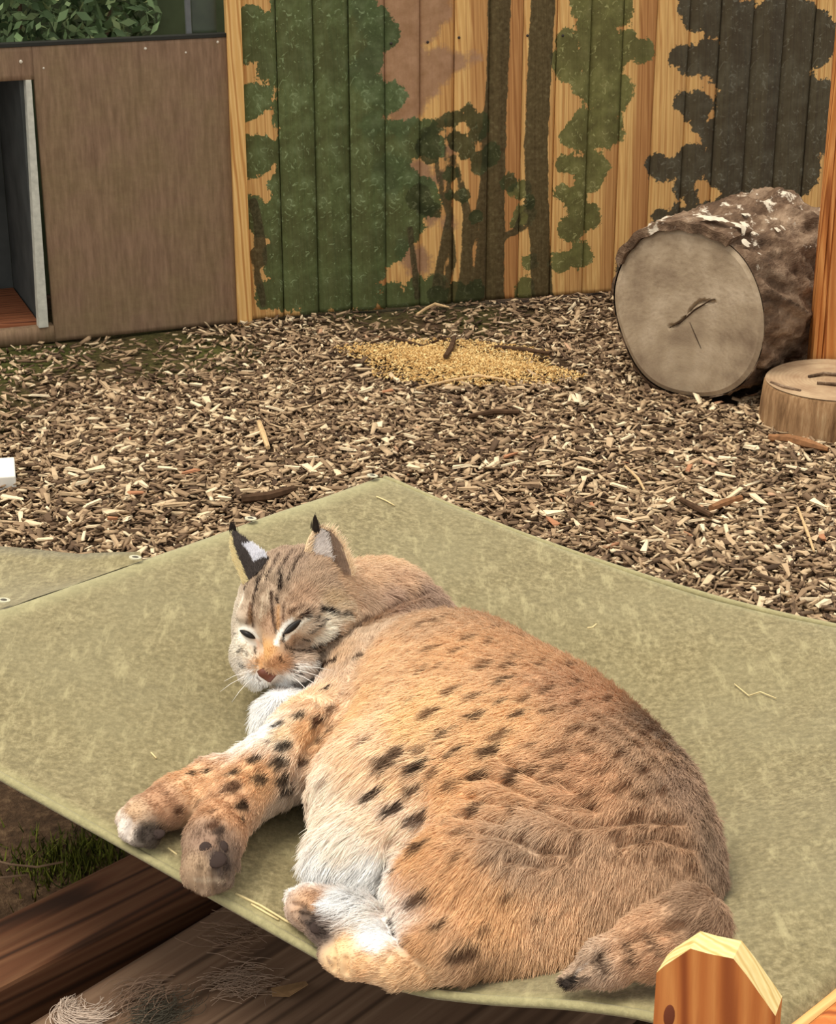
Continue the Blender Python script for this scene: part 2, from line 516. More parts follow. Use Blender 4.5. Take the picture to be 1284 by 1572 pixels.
bm_obj('top_strip', bm, dkm, wl_)
grm = plain('weathered_grey_wood', lin(196, 194, 180), .8, .15, 0, .15, 60)
bm = bmesh.new()
ua, ub = pan_uw(46, 125), pan_uw(72, 498)
# slightly leaning pale edge board of the opening
t0, t1 = np.array([pan_uw(38, 122)[0], 0, w_open]), np.array([pan_uw(58, 498)[0], 0, w_sill])
bx = [np.array([p[0] + s, y, p[2]]) for p in (t0, t1) for s, y in ((0, -.016), (.026, -.016), (.026, .02), (0, .02))]
bx[1][0] -= .012; bx[2][0] -= .012
pydata('opening_edge', bx, [(0, 1, 2, 3), (7, 6, 5, 4), (0, 4, 5, 1), (1, 5, 6, 2), (2, 6, 7, 3), (3, 7, 4, 0)], grm, wl_)
inm = plain('dim_grey_lining', lin(82, 84, 82), .85, .1, 0, .25, 8)
def wbox(name, u0, u1, y0, y1, w0, w1, mat, bev=.002):
    bm = bmesh.new()
    bm_box(bm, ((u0 + u1) / 2, (y0 + y1) / 2, (w0 + w1) / 2), ((u1 - u0) / 2, 0, 0), (0, (y1 - y0) / 2, 0), (0, 0, (w1 - w0) / 2), bev)
    return bm_obj(name, bm, mat, wl_)
uo = pan_uw(46, 300)[0]
wbox('lining_side', uo, uo + .02, .02, .42, w_sill, w_open + .03, inm)
wbox('lining_back', -.7, uo, .42, .44, w_sill, w_open + .03, inm)
wbox('lining_top', -.7, uo + .02, .01, .42, w_open + .03, w_open + .05, inm)
stepm = wood_mat('red_brown_step', lin(78, 40, 24), lin(140, 84, 54), lin(170, 110, 76), 'X', 26)
wbox('step_board', -.7, uo - .004, .02, .40, w_sill - .02, w_sill + .012, stepm)
brk = plain('orange_brick', lin(158, 84, 56), .9, .1, 0, .25, 50)
for r in range(7):
    for k in range(3):
        u1 = pan_uw(8, 330)[0] - .04 - k * .115 - (r % 2) * .05
        wbox('brick', u1 - .105, u1, .36, .425, .16 + r * .047, .16 + r * .047 + .04, brk, .003)
scm = plain('bright_screw', lin(206, 196, 178), .4, .5, .3)
for (px, py, r) in ((31, 94, .005), (66, 104, .003), (222, 74, .004), (284, 80, .003), (333, 64, .004)):
    u, w = pan_uw(px, py)
    bm = bmesh.new(); bmesh.ops.create_uvsphere(bm, u_segments=10, v_segments=6, radius=r)
    o = bm_obj('screw', bm, scm, wl_, True); o.location = (u, -.0095, w); o.scale = (1, .5, 1)
# gap above the panel: dark boarding, slim grey stanchion, shrub in front of it
bwm = plain('dark_green_boarding', lin(96, 108, 78), .8, .2, 0, .35, 6)
wbox('rear_boarding', -1.9, plen + .5, .5, .52, 0, 1.8, bwm)
stm = plain('grey_metal', lin(96, 98, 98), .5, .4)
us_ = pan_uw(293, 20)[0]
bm = bmesh.new(); bm_box(bm, (us_, .03, w_top + .25), (.007, 0, 0), (0, .007, 0), (0, 0, .26), .001)
bm_obj('stanchion', bm, stm, wl_)
us2 = us_ + .012
glm = NT('dark_reflective_pane', .25, .5); glm.col(glm.ramp(glm.noise(glm.coord(), 9, 5), [(.3, lin(44, 52, 40)), (.7, lin(70, 80, 58))]))
wbox('dark_pane', us2, plen - .02, .035, .04, w_top, w_top + .5, glm.m, 0)

# shrub foliage seen in the gap over the panel
lfm = NT('shrub_leaf', .6, .3)
lfm.col(lfm.ramp(lfm.attr('rnd'), [(0, lin(58, 76, 46)), (.5, lin(104, 126, 82)), (.85, lin(142, 162, 112)), (1, lin(170, 178, 120))]))
shr = empty('shrub', PA + PDv * .35 - PN * .25)
tag(shr, 'leafy green shrub growing behind the top of the brown plywood wall', 'shrub')
n = 11000
uu = RNG.uniform(-1.6, us_ - .04, n); yy = RNG.normal(.24, .07, n); zz = RNG.uniform(w_top - .05, 1.30, n)
c0 = PA + np.outer(uu, PDv) - np.outer(np.clip(yy, .08, .42), PN); c0[:, 2] = zz
d1 = RNG.normal(size=(n, 3)); d1 /= np.linalg.norm(d1, axis=1)[:, None]
d2 = np.cross(d1, RNG.normal(size=(n, 3))); d2 /= np.linalg.norm(d2, axis=1)[:, None]
sz = RNG.uniform(.012, .028, n)[:, None]
v = np.stack([c0 - d1 * sz, c0 + d2 * sz * .45, c0 + d1 * sz, c0 - d2 * sz * .45], 1).reshape(-1, 3) - np.array(shr.location)
lo = npmesh('leaves', v, np.arange(n * 4), 4, lfm.m, shr)
lo['kind'] = 'stuff'
at = lo.data.attributes.new('rnd', 'FLOAT', 'POINT'); at.data.foreach_set('value', np.repeat(RNG.random(n), 4).astype(np.float32))
barkm = plain('shrub_bark', lin(70, 56, 42), .9, .1, 0, .3)
for k in range(5):
    b = PA + PDv * (-.5 + k * .22) - PN * (.2 + .05 * (k % 3)) - np.array(shr.location)
    b = b - PN * .26
    pts = [b + np.array([0, 0, 0.0]), b + np.array([.03 * (k - 2), 0, .5]), b + np.array([.06 * (k - 2), .02, 1.2])]
    tv, tf = tube_mesh(pts, [.012, .009, .004], 7)
    pydata('stem', tv, tf, barkm, shr, True)

# ================================================================== LOG, STUMP, POST
def ring_noise(n, amp, seed, octs=5):
    r = np.random.default_rng(seed)
    th = np.linspace(0, 2 * np.pi, n, endpoint=False)
    s = np.zeros(n)
    for k in range(2, 2 + octs):
        s += r.normal() / k * np.cos(k * th + r.uniform(0, 6.28))
    return amp * s

endm = NT('sawn_log_end', .85, .15)
ev = endm.coord('Object')
en1 = endm.noise(ev, 9, 5, .6)
en2 = endm.noise(ev, 70, 4, .7)
er = endm.wave(ev, 28, 2.5, 2, 2, 'Y', 'RINGS')
ec = endm.ramp(en1, [(.32, lin(128, 108, 88)), (.5, lin(168, 148, 122)), (.68, lin(196, 176, 150))])
ec = endm.mix(endm.rng(en2, .5, .75, 0, .35), ec, lin(104, 82, 62))
ec = endm.mix(endm.math('MULTIPLY', er, .07), ec, lin(120, 94, 70))
endm.col(ec); endm.bump(en2, .3, .004)
barkmat = NT('log_bark', .95, .1)
bv = barkmat.coord('Object', (1, .35, 1))
bn = barkmat.noise(bv, 16, 6, .7)
bn2 = barkmat.noise(bv, 7, 4, .6)
bc = barkmat.ramp(bn, [(.30, lin(48, 36, 28)), (.5, lin(106, 84, 66)), (.68, lin(158, 134, 110))])
bsep = barkmat.new('ShaderNodeSeparateXYZ'); barkmat.set(bsep.inputs[0], barkmat.coord('Object'))
bmk = barkmat.math('ADD', barkmat.noise(barkmat.coord('Object'), 15, 6, .7), barkmat.rng(bsep.outputs[2], .30, .44, 0, .10))
bc = barkmat.mix(barkmat.rng(bmk, .66, .71, 0, .9), bc, lin(222, 208, 186))
barkmat.col(bc); barkmat.bump(bn, .9, .02)

LC = Pz(1056, 482, .218)
lax = np.array([math.sin(math.radians(37)), math.cos(math.radians(37)), 0.0])
log = empty('log', (LC[0], LC[1], 0.0), -math.atan2(lax[0], lax[1]))
tag(log, 'thick cut log lying on its side with weathered pale sawn face', 'log')
nr, nl = 144, 64
LR, LL = .212, .50
shape = 1 + ring_noise(nr, .052, 5)
th = np.linspace(0, 2 * np.pi, nr, endpoint=False)
v, f = [], []
for j in range(nl):
    yv = LL * j / (nl - 1)
    r_ = np.random.default_rng(100 + j)
    rid = 1 - 2 * np.abs(fbm2(np.cos(th) * 3.2 + 9, np.sin(th) * 3.2 + yv * 7, 21) - .5)
    fin = fbm2(th * 14 / 6.28 * 3, np.full(nr, yv * 34), 33) - .5
    bump = 1 + .20 * (rid - .80) + .07 * fin + .008 * r_.normal(size=nr) + .02 * np.sin(th * 3 + yv * 9)
    rad = LR * shape * (bump if j > 0 else 1) * (1.0 + .05 * min(1, j / 2))
    for k in range(nr):
        v.append((rad[k] * math.cos(th[k]), yv, .218 + rad[k] * math.sin(th[k])))
for j in range(nl - 1):
    for k in range(nr):
        k2 = (k + 1) % nr
        f.append((j * nr + k, j * nr + k2, (j + 1) * nr + k2, (j + 1) * nr + k))
f.append(tuple((nl - 1) * nr + k for k in range(nr)))
pydata('bark', v, f, barkmat.m, log, True)
# sawn face: concentric rings with a recessed crack
v, f = [(0, -.004, .218)], []
nrr = 18
for q in range(1, nrr + 1):
    for k in range(nr):
        rr = LR * shape[k] * q / nrr * .985
        x, z = rr * math.cos(th[k]), rr * math.sin(th[k])
        # crack from lower left of centre to upper right
        dd = abs((z + .0) - .75 * x - .012 * math.sin(x * 60)) / 1.25
        cr = max(0, 1 - dd / .006) * (1 if -.05 < x < .07 else 0)
        v.append((x, -.004 + .012 * cr + (0.006 if q == nrr else 0), .218 + z))
for k in range(nr):
    f.append((0, 1 + k, 1 + (k + 1) % nr)[::-1])
for q in range(nrr - 1):
    for k in range(nr):
        k2 = (k + 1) % nr
        f.append((1 + q * nr + k, 1 + q * nr + k2, 1 + (q + 1) * nr + k2, 1 + (q + 1) * nr + k)[::-1])
pydata('sawn_face', v, f, endm.m, log)
ckm = plain('crack_shade_paint', lin(58, 44, 34), .95, .05)  # dark colour standing in for the shade inside the log-end cracks
def loc_tube(name, pts, rad, mat, parent, n=6):
    tv, tf = tube_mesh(pts, rad, n)
    return pydata(name, tv, tf, mat, parent, True)
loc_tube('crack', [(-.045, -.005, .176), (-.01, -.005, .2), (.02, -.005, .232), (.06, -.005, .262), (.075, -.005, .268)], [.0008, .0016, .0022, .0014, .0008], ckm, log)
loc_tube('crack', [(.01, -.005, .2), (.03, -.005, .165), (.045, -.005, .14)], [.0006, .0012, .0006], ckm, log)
# bark slab lifting at the top of the face, pale bird-lime splash
bslab = []
for k in range(26):
    a_ = math.radians(62 + k * 3.6)
    r0 = LR * 1.02
    bslab.append(a_)
v, f = [], []
for a_ in bslab:
    for (dr, yv) in ((-.004, -.014), (.018, -.012), (.020, .10), (-.004, .10)):
        rr = LR * np.interp(a_ % (2 * np.pi), np.append(th, 2 * np.pi), np.append(shape, shape[0])) + dr + .003 * math.sin(a_ * 23)
        v.append((rr * math.cos(a_), yv, .218 + rr * math.sin(a_)))
for i in range(len(bslab) - 1):
    for k in range(4):
        k2 = (k + 1) % 4
        f.append((i * 4 + k, i * 4 + k2, (i + 1) * 4 + k2, (i + 1) * 4 + k))
f += [(3, 2, 1, 0), tuple(len(v) - 4 + k for k in range(4))]
pydata('bark_slab', v, f, barkmat.m, log)
limem = plain('white_lichen', lin(206, 192, 170), .9, .1, 0, .15, 60)
def patch_on_log(a0, y0, sx, sy, seed):
    r_ = np.random.default_rng(seed)
    n = 14; v = [None] * (n + 1); f = []
    def pt(a_, y_, h):
        rr = LR * np.interp(a_ % (2 * np.pi), np.append(th, 2 * np.pi), np.append(shape, shape[0])) * 1.055 + h + (.016 if (y_ < .1 and a_ > 1.08) else 0)
        return (rr * math.cos(a_), y_, .218 + rr * math.sin(a_))
    v[0] = pt(a0, y0, .007)
    for k in range(n):
        q = 2 * np.pi * k / n; s = r_.uniform(.55, 1.1)
        v[k + 1] = pt(a0 + s * sx * math.cos(q), y0 + s * sy * math.sin(q), .004)
        f.append((0, k + 1, (k + 1) % n + 1))
    o = pydata('lichen_patch', v, f, limem, log, True)
for i, (a0, y0, sx, sy) in enumerate([(84, .020, .13, .024), (77, .035, .10, .020)] + [(float(RNG.uniform(44, 96)), float(RNG.uniform(.02, .3)), float(RNG.uniform(.015, .06)), float(RNG.uniform(.004, .016))) for k in range(4)] + [(66, .05, .10, .016), (56, .03, .06, .02)]):
    patch_on_log(math.radians(a0), y0, sx, sy, i)

SC = Pz(1283, 584, .10)
stump = empty('stump', (SC[0], SC[1], 0))
tag(stump, 'low round cut stump with pale top beside the orange timber post', 'stump')
sm = NT('stump_side', .9, .1)
sv = sm.coord('Object', (1, 1, .12))
sn = sm.noise(sv, 45, 5, .7)
sm.col(sm.ramp(sn, [(.3, lin(92, 66, 44)), (.5, lin(150, 116, 82)), (.72, lin(186, 156, 118))]))
sm.bump(sn, .6, .01)
nr = 56; th2 = np.linspace(0, 2 * np.pi, nr, endpoint=False); sh2 = 1 + ring_noise(nr, .02, 9)
v, f = [], []
for (r_, z_) in ((.176, -.02), (.172, .05), (.168, .094), (.163, .1)):
    for k in range(nr): v.append((r_ * sh2[k] * math.cos(th2[k]), r_ * sh2[k] * math.sin(th2[k]), z_))
for j in range(3):
    for k in range(nr):
        k2 = (k + 1) % nr
        f.append((j * nr + k, j * nr + k2, (j + 1) * nr + k2, (j + 1) * nr + k))
pydata('side', v, f, sm.m, stump, True)
v, f = [(0, 0, .1005)], []
for q in range(1, 9):
    for k in range(nr):
        rr = .165 * sh2[k] * q / 8
        v.append((rr * math.cos(th2[k]), rr * math.sin(th2[k]), .1005 + .0015 * math.sin(rr * 160)))
for k in range(nr): f.append((0, 1 + k, 1 + (k + 1) % nr))
for q in range(7):
    for k in range(nr):
        k2 = (k + 1) % nr
        f.append((1 + q * nr + k, 1 + (q + 1) * nr + k, 1 + (q + 1) * nr + k2, 1 + q * nr + k2))
stm2 = NT('stump_top', .85, .15)
s1 = stm2.noise(stm2.coord(), 14, 5, .6)
stm2.col(stm2.mix(stm2.math('MULTIPLY', stm2.wave(stm2.coord(), 34, 2, 2, 2, 'Z', 'RINGS'), .2), stm2.ramp(s1, [(.3, lin(150, 120, 92)), (.7, lin(190, 164, 130))]), lin(120, 88, 62)))
pydata('top', v, f, stm2.m, stump)
for lb_, pts in zip(('thick dark bark sliver in the middle of the stump top', 'long thin bark sliver on the front half of the stump top', 'dark bark sliver at the left rim of the stump top', 'short bark sliver on the back half of the stump top'), ([(-.06, .02, .103), (-.02, .035, .107), (.02, .03, .104)], [(-.05, -.03, .103), (.0, -.05, .106), (.05, -.055, .103)], [(-.158, -.02, .101), (-.13, -.06, .1025), (-.1, -.085, .101)], [(.02, .06, .103), (.06, .065, .105)])):
    o = loc_tube('twig', [np.array(p) + np.array([SC[0], SC[1], 0]) for p in pts], [.004] * len(pts), barkmat.m, None)
    tag(o, lb_, 'twig', 'bark slivers on the stump')

# orange timber post with moulded edge, right side
PW0 = Pd(1228, 556, 4.50); xq = PW0[0]
yq = 4.20
post_m = wood_mat('orange_pine', lin(136, 74, 30), lin(186, 116, 58), lin(214, 150, 86), 'Z', 20)
post = empty('timber_post', (xq + .1, yq, 0))
tag(post, 'orange varnished timber post with grooved edge standing behind the stump', 'post')
prof = [(-.100, .035), (-.100, .0), (-.097, -.012), (-.090, -.016), (-.0875, -.012), (-.085, -.016), (-.078, -.018), (-.0755, -.013), (-.073, -.018), (.1, -.018), (.1, .035)]
v = [(x + (z / 1.55) * -.0 , y, z) for z in (0.0, 1.7) for (x, y) in prof]
n_ = len(prof)
f = [(i, (i + 1) % n_, n_ + (i + 1) % n_, n_ + i) for i in range(n_)] + [tuple(range(n_))[::-1], tuple(range(n_, 2 * n_))]
pydata('post_body', v, f, post_m, post)
knm = plain('wood_knot', lin(92, 44, 22), .6, .3, 0, .3, 90)
bm = bmesh.new(); bmesh.ops.create_uvsphere(bm, u_segments=20, v_segments=10, radius=1)
o = bm_obj('knot', bm, knm, post, True)
kp = Pd(1262, 236, 4.53); o.location = (kp[0] - xq - .1, -.018, kp[2]); o.scale = (.010, .0015, .026)

# white board corner at the left
wb = Pz(-46, 728, .02)
whm = plain('white_painted_board', lin(232, 228, 216), .5, .3, 0, .04)
bm = bmesh.new(); bm_box(bm, (wb[0], wb[1], .016), (.095, .018, 0), (-.014, .06, 0), (0, 0, .016), .003)
wbo = bm_obj('white_board', bm, whm)
tag(wbo, 'corner of a flat white painted board lying on the wood chips', 'board')

# ================================================================== HAMMOCK
HA, HL, HF = Pz(590, 728, .425), Pz(-280, 1030, .425), Pz(1130, 1600, .405)
HR = HA + HF - HL
HU, HV = (HR - HA)[:2], (HL - HA)[:2]
Hinv = np.linalg.inv(np.stack([HU, HV], 1))
def st_of(x, y):
    x, y = np.broadcast_arrays(x, y)
    q = np.stack([x - HA[0], y - HA[1]], -1) @ Hinv.T
    return q[..., 0], q[..., 1]
_fs = [-.1, 0, .12, .257, .404, .546, .65, .728, .80, .864, .93, 1.0, 1.1]
_fz = [.42, .422, .405, .382, .358, .334, .316, .326, .352, .380, .402, .405, .40]
_bs = [-.1, 0, .11, .208, .30, .389, .474, .555, .62, .75, .88, 1.0, 1.1]
_bz = [.42, .424, .401, .385, .374, .366, .361, .361, .364, .374, .39, .405, .40]
def smooth_interp(x, xs, ys):
    xx = np.linspace(xs[0], xs[-1], 241)
    yy = np.interp(xx, xs, ys)
    k = np.hanning(17); k /= k.sum()
    yy2 = np.convolve(np.pad(yy, 8, mode='edge'), k, 'valid')
    return np.interp(x, xx, yy2)
def canvas_z_st(s, t):
    tc_ = np.clip(t, 0, 1); sc_ = np.clip(s, 0, 1)
    w = tc_ * tc_ * (3 - 2 * tc_)
    z = smooth_interp(s, _bs, _bz) * (1 - w) + smooth_interp(s, _fs, _fz) * w
    dip = np.exp(-((sc_ - .50) / .26) ** 2) * np.sin(np.pi * tc_) ** 1.2
    return z - .055 * dip * np.sin(np.pi * sc_)
def canvas_z(x, y):
    s, t = st_of(np.asarray(x, float), np.asarray(y, float))
    return canvas_z_st(s, t)
def Pc(px, py, h=0.0):
    """point on the pixel's ray that lies h above the canvas"""
    p = Pz(px, py, .36)
    for _ in range(25):
        p = Pz(px, py, float(canvas_z(p[0], p[1])) + h)
    return p

cm = NT('olive_canvas', .92, .12)
cv = cm.coord('Object')
n1 = cm.noise(cv, 7, 4, .6)
n2 = cm.noise(cv, 130, 3, .7)
n3 = cm.noise(cm.coord('Object', (1, .25, 1), (0, 0, .7)), 60, 4, .7)
cc = cm.ramp(n2, [(.2, lin(90, 80, 54)), (.5, lin(130, 118, 84)), (.8, lin(168, 154, 116))])
cc = cm.mix(cm.rng(n1, .35, .65, 0, .45), cc, lin(134, 125, 93))
cc = cm.mix(cm.rng(n3, .54, .70, 0, .5), cc, lin(180, 168, 126))
cc = cm.mix(cm.rng(cm.attr('edge_wear'), .0, 1.0, 0, .55), cc, lin(176, 170, 126))
cm.col(cc)
cm.bump(cm.math('ADD', n2, n3), .35, .003)
cm.b.inputs['Sheen Weight'].default_value = .15

ham = empty('hammock_bed', (float((HA + HF)[0] / 2), float((HA + HF)[1] / 2), 0))
tag(ham, 'olive canvas pet hammock slung between timber rails and a chamfered post', 'hammock')
HO = np.array(ham.location)
ns, ntt = 131, 101
S, T = np.meshgrid(np.linspace(-.022, 1.022, ns), np.linspace(0, 1, ntt), indexing='ij')
Z = canvas_z_st(S, T)
over = np.clip(-S / .022, 0, 1) + np.clip((S - 1) / .022, 0, 1)
Z -= .03 * over ** 1.6
# front and back hems roll over a little
X = HA[0] + S * HU[0] + T * HV[0]; Y = HA[1] + S * HU[1] + T * HV[1]
wr = .0022 * np.sin(S * 9 + T * 23) * np.sin(np.pi * np.clip(S, 0, 1)) + .003 * (fbm2(S * 9, T * 9, 11) - .5)
Z = Z + wr
top = np.stack([X, Y, Z], -1)
hem = np.clip(1 - np.minimum(T, 1 - T) / .012, 0, 1)
top[..., 2] -= .004 * hem ** 2
thk = .0045
bot = top.copy(); bot[..., 2] -= thk
vv = np.concatenate([top.reshape(-1, 3), bot.reshape(-1, 3)]) - HO
I, J = np.meshgrid(np.arange(ns - 1), np.arange(ntt - 1), indexing='ij')
q = np.stack([I * ntt + J, I * ntt + J + 1, (I + 1) * ntt + J + 1, (I + 1) * ntt + J], -1).reshape(-1, 4)
N = ns * ntt
i_ = np.arange(ns - 1); j_ = np.arange(ntt - 1)
fs = [q, q[:, ::-1] + N]
a0 = i_ * ntt; b0 = i_ * ntt + ntt - 1; l0 = j_; r0 = (ns - 1) * ntt + j_
fs += [np.stack([a0, a0 + ntt, a0 + ntt + N, a0 + N], -1), np.stack([b0 + ntt, b0, b0 + N, b0 + ntt + N], -1),
       np.stack([l0 + 1, l0, l0 + N, l0 + 1 + N], -1), np.stack([r0, r0 + 1, r0 + 1 + N, r0 + N], -1)]
qq = np.concatenate(fs)[:, ::-1]
can = npmesh('canvas', vv, qq.reshape(-1), 4, cm.m, ham, True)
can['label'] = 'worn olive green canvas sheet'
ew = np.clip(1 - np.minimum(np.minimum(T, 1 - T) / .018, np.abs(S - .0) / .03), 0, 1)
at = can.data.attributes.new('edge_wear', 'FLOAT', 'POINT')
at.data.foreach_set('value', np.concatenate([ew.ravel(), ew.ravel()]).astype(np.float32))

hem_pts = {t_: [np.array([HA[0] + s_ * HU[0] + t_ * HV[0], HA[1] + s_ * HU[1] + t_ * HV[1], float(canvas_z_st(np.array(s_), np.array(float(t_)))) - .004]) - HO for s_ in np.linspace(0, 1, 90)] for t_ in (0, 1)}
for t_ in (0, 1):
    tv, tf = tube_mesh(hem_pts[t_], [.0048] * 90, 8)
    h_ = pydata('hem', tv, tf, cm.m, ham, True)
    at = h_.data.attributes.new('edge_wear', 'FLOAT', 'POINT'); at.data.foreach_set('value', np.full(len(tv), .8, np.float32))
railm = wood_mat('pale_rail_pine', lin(176, 112, 54), lin(218, 160, 94), lin(234, 190, 124), 'X', 22, rnd=False)
orangem = wood_mat('orange_cedar', lin(140, 68, 26), lin(188, 108, 50), lin(208, 134, 70), 'Z', 17, .7)
vdir = np.array([HV[0], HV[1], 0]) / np.linalg.norm(HV)
udir = np.array([HU[0], HU[1], 0]) / np.linalg.norm(HU)
perp = np.array([vdir[1], -vdir[0], 0])
if perp @ udir < 0: perp = -perp
def beam(name, p0, p1, hw, hh, mat, bev=.004):
    c = (p0 + p1) / 2; L = np.linalg.norm(p1 - p0) / 2; d = (p1 - p0) / (2 * L)
    o = empty('tmp')
    bpy.data.objects.remove(o)
    bm = bmesh.new()
    bm_box(bm, (0, 0, 0), (L, 0, 0), (0, hw, 0), (0, 0, hh), bev)
    ob = bm_obj(name, bm, mat, ham)
    ob.location = c - HO
    ob.rotation_euler = (0, 0, math.atan2(d[1], d[0]))
    return ob
zr1, zr2 = .424 - .038, .405 - .040
r1a = HA + perp * .004; r1b = HL + perp * .004
r1a = np.array([r1a[0], r1a[1], zr1]) - vdir * .004; r1b = np.array([r1b[0], r1b[1], zr1]) + vdir * .03
beam('rail', r1a + perp * .012, r1b + perp * .012, .019, .028, railm)
r2a = np.array([HR[0], HR[1], zr2]) + perp * .004 - vdir * .02; r2b = np.array([HF[0], HF[1], zr2]) + perp * .004 + vdir * .02
beam('rail', r2a, r2b, .019, .029, railm)
# an outer facing board along the near rail, its pale top shows beside the canvas
beam('rail_cap', r2a + perp * .052 + np.array([0, 0, .012]), r2b + perp * .052 + np.array([0, 0, .012]), .026, .03, orangem)
# corner legs
for p in (np.array([HA[0], HA[1], 0]) - vdir * -.045 + perp * .05, np.array([HL[0], HL[1], 0]) + perp * .05, np.array([HR[0], HR[1], 0]) - perp * .03):
    bm = bmesh.new(); bm_box(bm, (0, 0, .17), (.028, 0, 0), (0, .028, 0), (0, 0, .18), .003)
    o = bm_obj('leg', bm, orangem, ham); o.location = np.array([p[0], p[1], 0]) - HO; o.rotation_euler = (0, 0, math.atan2(udir[1], udir[0]))

# chamfered post in the near corner
fpx = [(1008, 1700), (1010, 1502), (1022, 1488), (1060, 1454), (1088, 1464), (1127, 1474), (1150, 1508), (1200, 1590), (1214, 1700)]
fd_ = 1.36
fr = [Pd(x, y, fd_) for x, y in fpx]
nrm_ = np.cross(fr[4] - fr[1], fr[7] - fr[1]); 
back_v = np.array([.016, .048, -.018])
bk = [p + back_v for p in fr]
bot_f = [np.array([fr[0][0], fr[0][1], 0.0]), np.array([fr[-1][0], fr[-1][1], 0.0])]
front = [bot_f[0]] + fr[1:-1] + [bot_f[1]]
# the face leans with the picture plane only near the top; make it upright
y0_ = fr[4][1]
front = [np.array([p[0], y0_, (p[2] if i not in (0, len(front) - 1) else 0.0)]) for i, p in enumerate(front)]
backp = [p + (back_v if i not in (0, len(front) - 1) else back_v * np.array([1, 1, 0])) for i, p in enumerate(front)]
pbase = np.array([float(np.mean([p[0] for p in front])), y0_, 0.0])
v = [p - pbase for p in front] + [p - pbase for p in backp]
n_ = len(front)
f = [tuple(range(n_)), tuple(range(n_, 2 * n_))[::-1]] + [(i, n_ + i, n_ + (i + 1) % n_, (i + 1) % n_) for i in range(n_)]
pp = pydata('post', v, f, orangem, ham)
pp.location = pbase - HO
pp['label'] = 'orange timber post with chamfered pale top'
cutm = wood_mat('fresh_cut_pine', lin(214, 176, 104), lin(236, 208, 138), lin(246, 226, 164), 'Z', 20)
pp.data.materials.append(cutm)
bm = bmesh.new(); bm.from_mesh(pp.data); bmesh.ops.recalc_face_normals(bm, faces=bm.faces[:])
for fc in bm.faces:
    if fc.normal.z > .25: fc.material_index = 1
bm.to_mesh(pp.data); bm.free()

knm0 = plain('post_knot', lin(110, 52, 26), .6, .3, 0, .3, 90)
bm = bmesh.new(); bmesh.ops.create_uvsphere(bm, u_segments=16, v_segments=8, radius=1)
ko = bm_obj('knot', bm, knm0, pp, True); kp_ = Pd(1034, 1590, fd_); ko.location = np.array([kp_[0], y0_, kp_[2]]) - pbase; ko.scale = (.0045, .0010, .011)
# washers with screws along the far rail
washm = plain('zinc_washer', lin(206, 200, 172), .5, .5, .15, .1)
scrm = plain('dark_screw', lin(92, 86, 74), .45, .5, .6, .1)
for (px, py) in ((385, 801), (208, 861), (6, 927), (572, 735)):
    p = Pc(px, py, .001)
    bm = bmesh.new()
    n = 20; ring = []
    for (r, z) in ((.0085, 0), (.0085, .0018), (.0045, .0018), (.0045, 0)):
        ring.append([bm.verts.new((r * math.cos(2 * math.pi * k / n), r * math.sin(2 * math.pi * k / n), z)) for k in range(n)])
    for a_ in range(4):
        for k in range(n):
            bm.faces.new((ring[a_][k], ring[a_][(k + 1) % n], ring[(a_ + 1) % 4][(k + 1) % n], ring[(a_ + 1) % 4][k]))
    bmesh.ops.recalc_face_normals(bm, faces=bm.faces[:])
    o = bm_obj('washer', bm, washm, ham, False); o.location = p - HO + np.array([0, 0, .004]); o.rotation_euler = (-.1, .12, 0)
    bm = bmesh.new(); bmesh.ops.create_uvsphere(bm, u_segments=12, v_segments=6, radius=.005)
    s_ = bm_obj('screw', bm, scrm, o, True); s_.scale = (1, 1, .45); s_.location = (0, 0, .0006)

# second canvas tail beyond the far rail
k0, k1, k2, k3 = Pz(-90, 833, .37), Pz(0, 838, .375), Pz(124, 850, .385), Pz(215, 846, .41)
e0, e1, e2, e3 = [np.array([*(HA + HV_t)[:2], .421]) for HV_t in (np.array([HV[0], HV[1], 0]) * t for t in (.86, .72, .60, .48))]
rows = []
for a_, b_ in ((k0, e0), (k1, e1), (k2, e2), (k3, e3)):
    rows.append([a_ * (1 - w) + b_ * w - np.array([0, 0, .018 * math.sin(math.pi * w)]) for w in np.linspace(0, 1, 9)])
rows = np.array(rows)
tt = np.linspace(0, 3, 25)
grid = np.stack([np.stack([np.interp(tt, range(4), rows[:, j, k]) for k in range(3)], -1) for j in range(9)], 1)
grid[..., 2] += .003 * (fbm2(grid[..., 0] * 20, grid[..., 1] * 20, 3) - .5)
gt = grid.reshape(-1, 3); gb = gt.copy(); gb[:, 2] -= .004
I, J = np.meshgrid(np.arange(24), np.arange(8), indexing='ij')
q = np.stack([I * 9 + J, (I + 1) * 9 + J, (I + 1) * 9 + J + 1, I * 9 + J + 1], -1).reshape(-1, 4)
M = len(gt); i_ = np.arange(24)
side = np.stack([i_ * 9, (i_ + 1) * 9, (i_ + 1) * 9 + M, i_ * 9 + M], -1)
fl = npmesh('canvas_tail', np.concatenate([gt, gb]) - HO, np.concatenate([q[:, ::-1], q + M, side]).reshape(-1), 4, cm.m, ham, True)

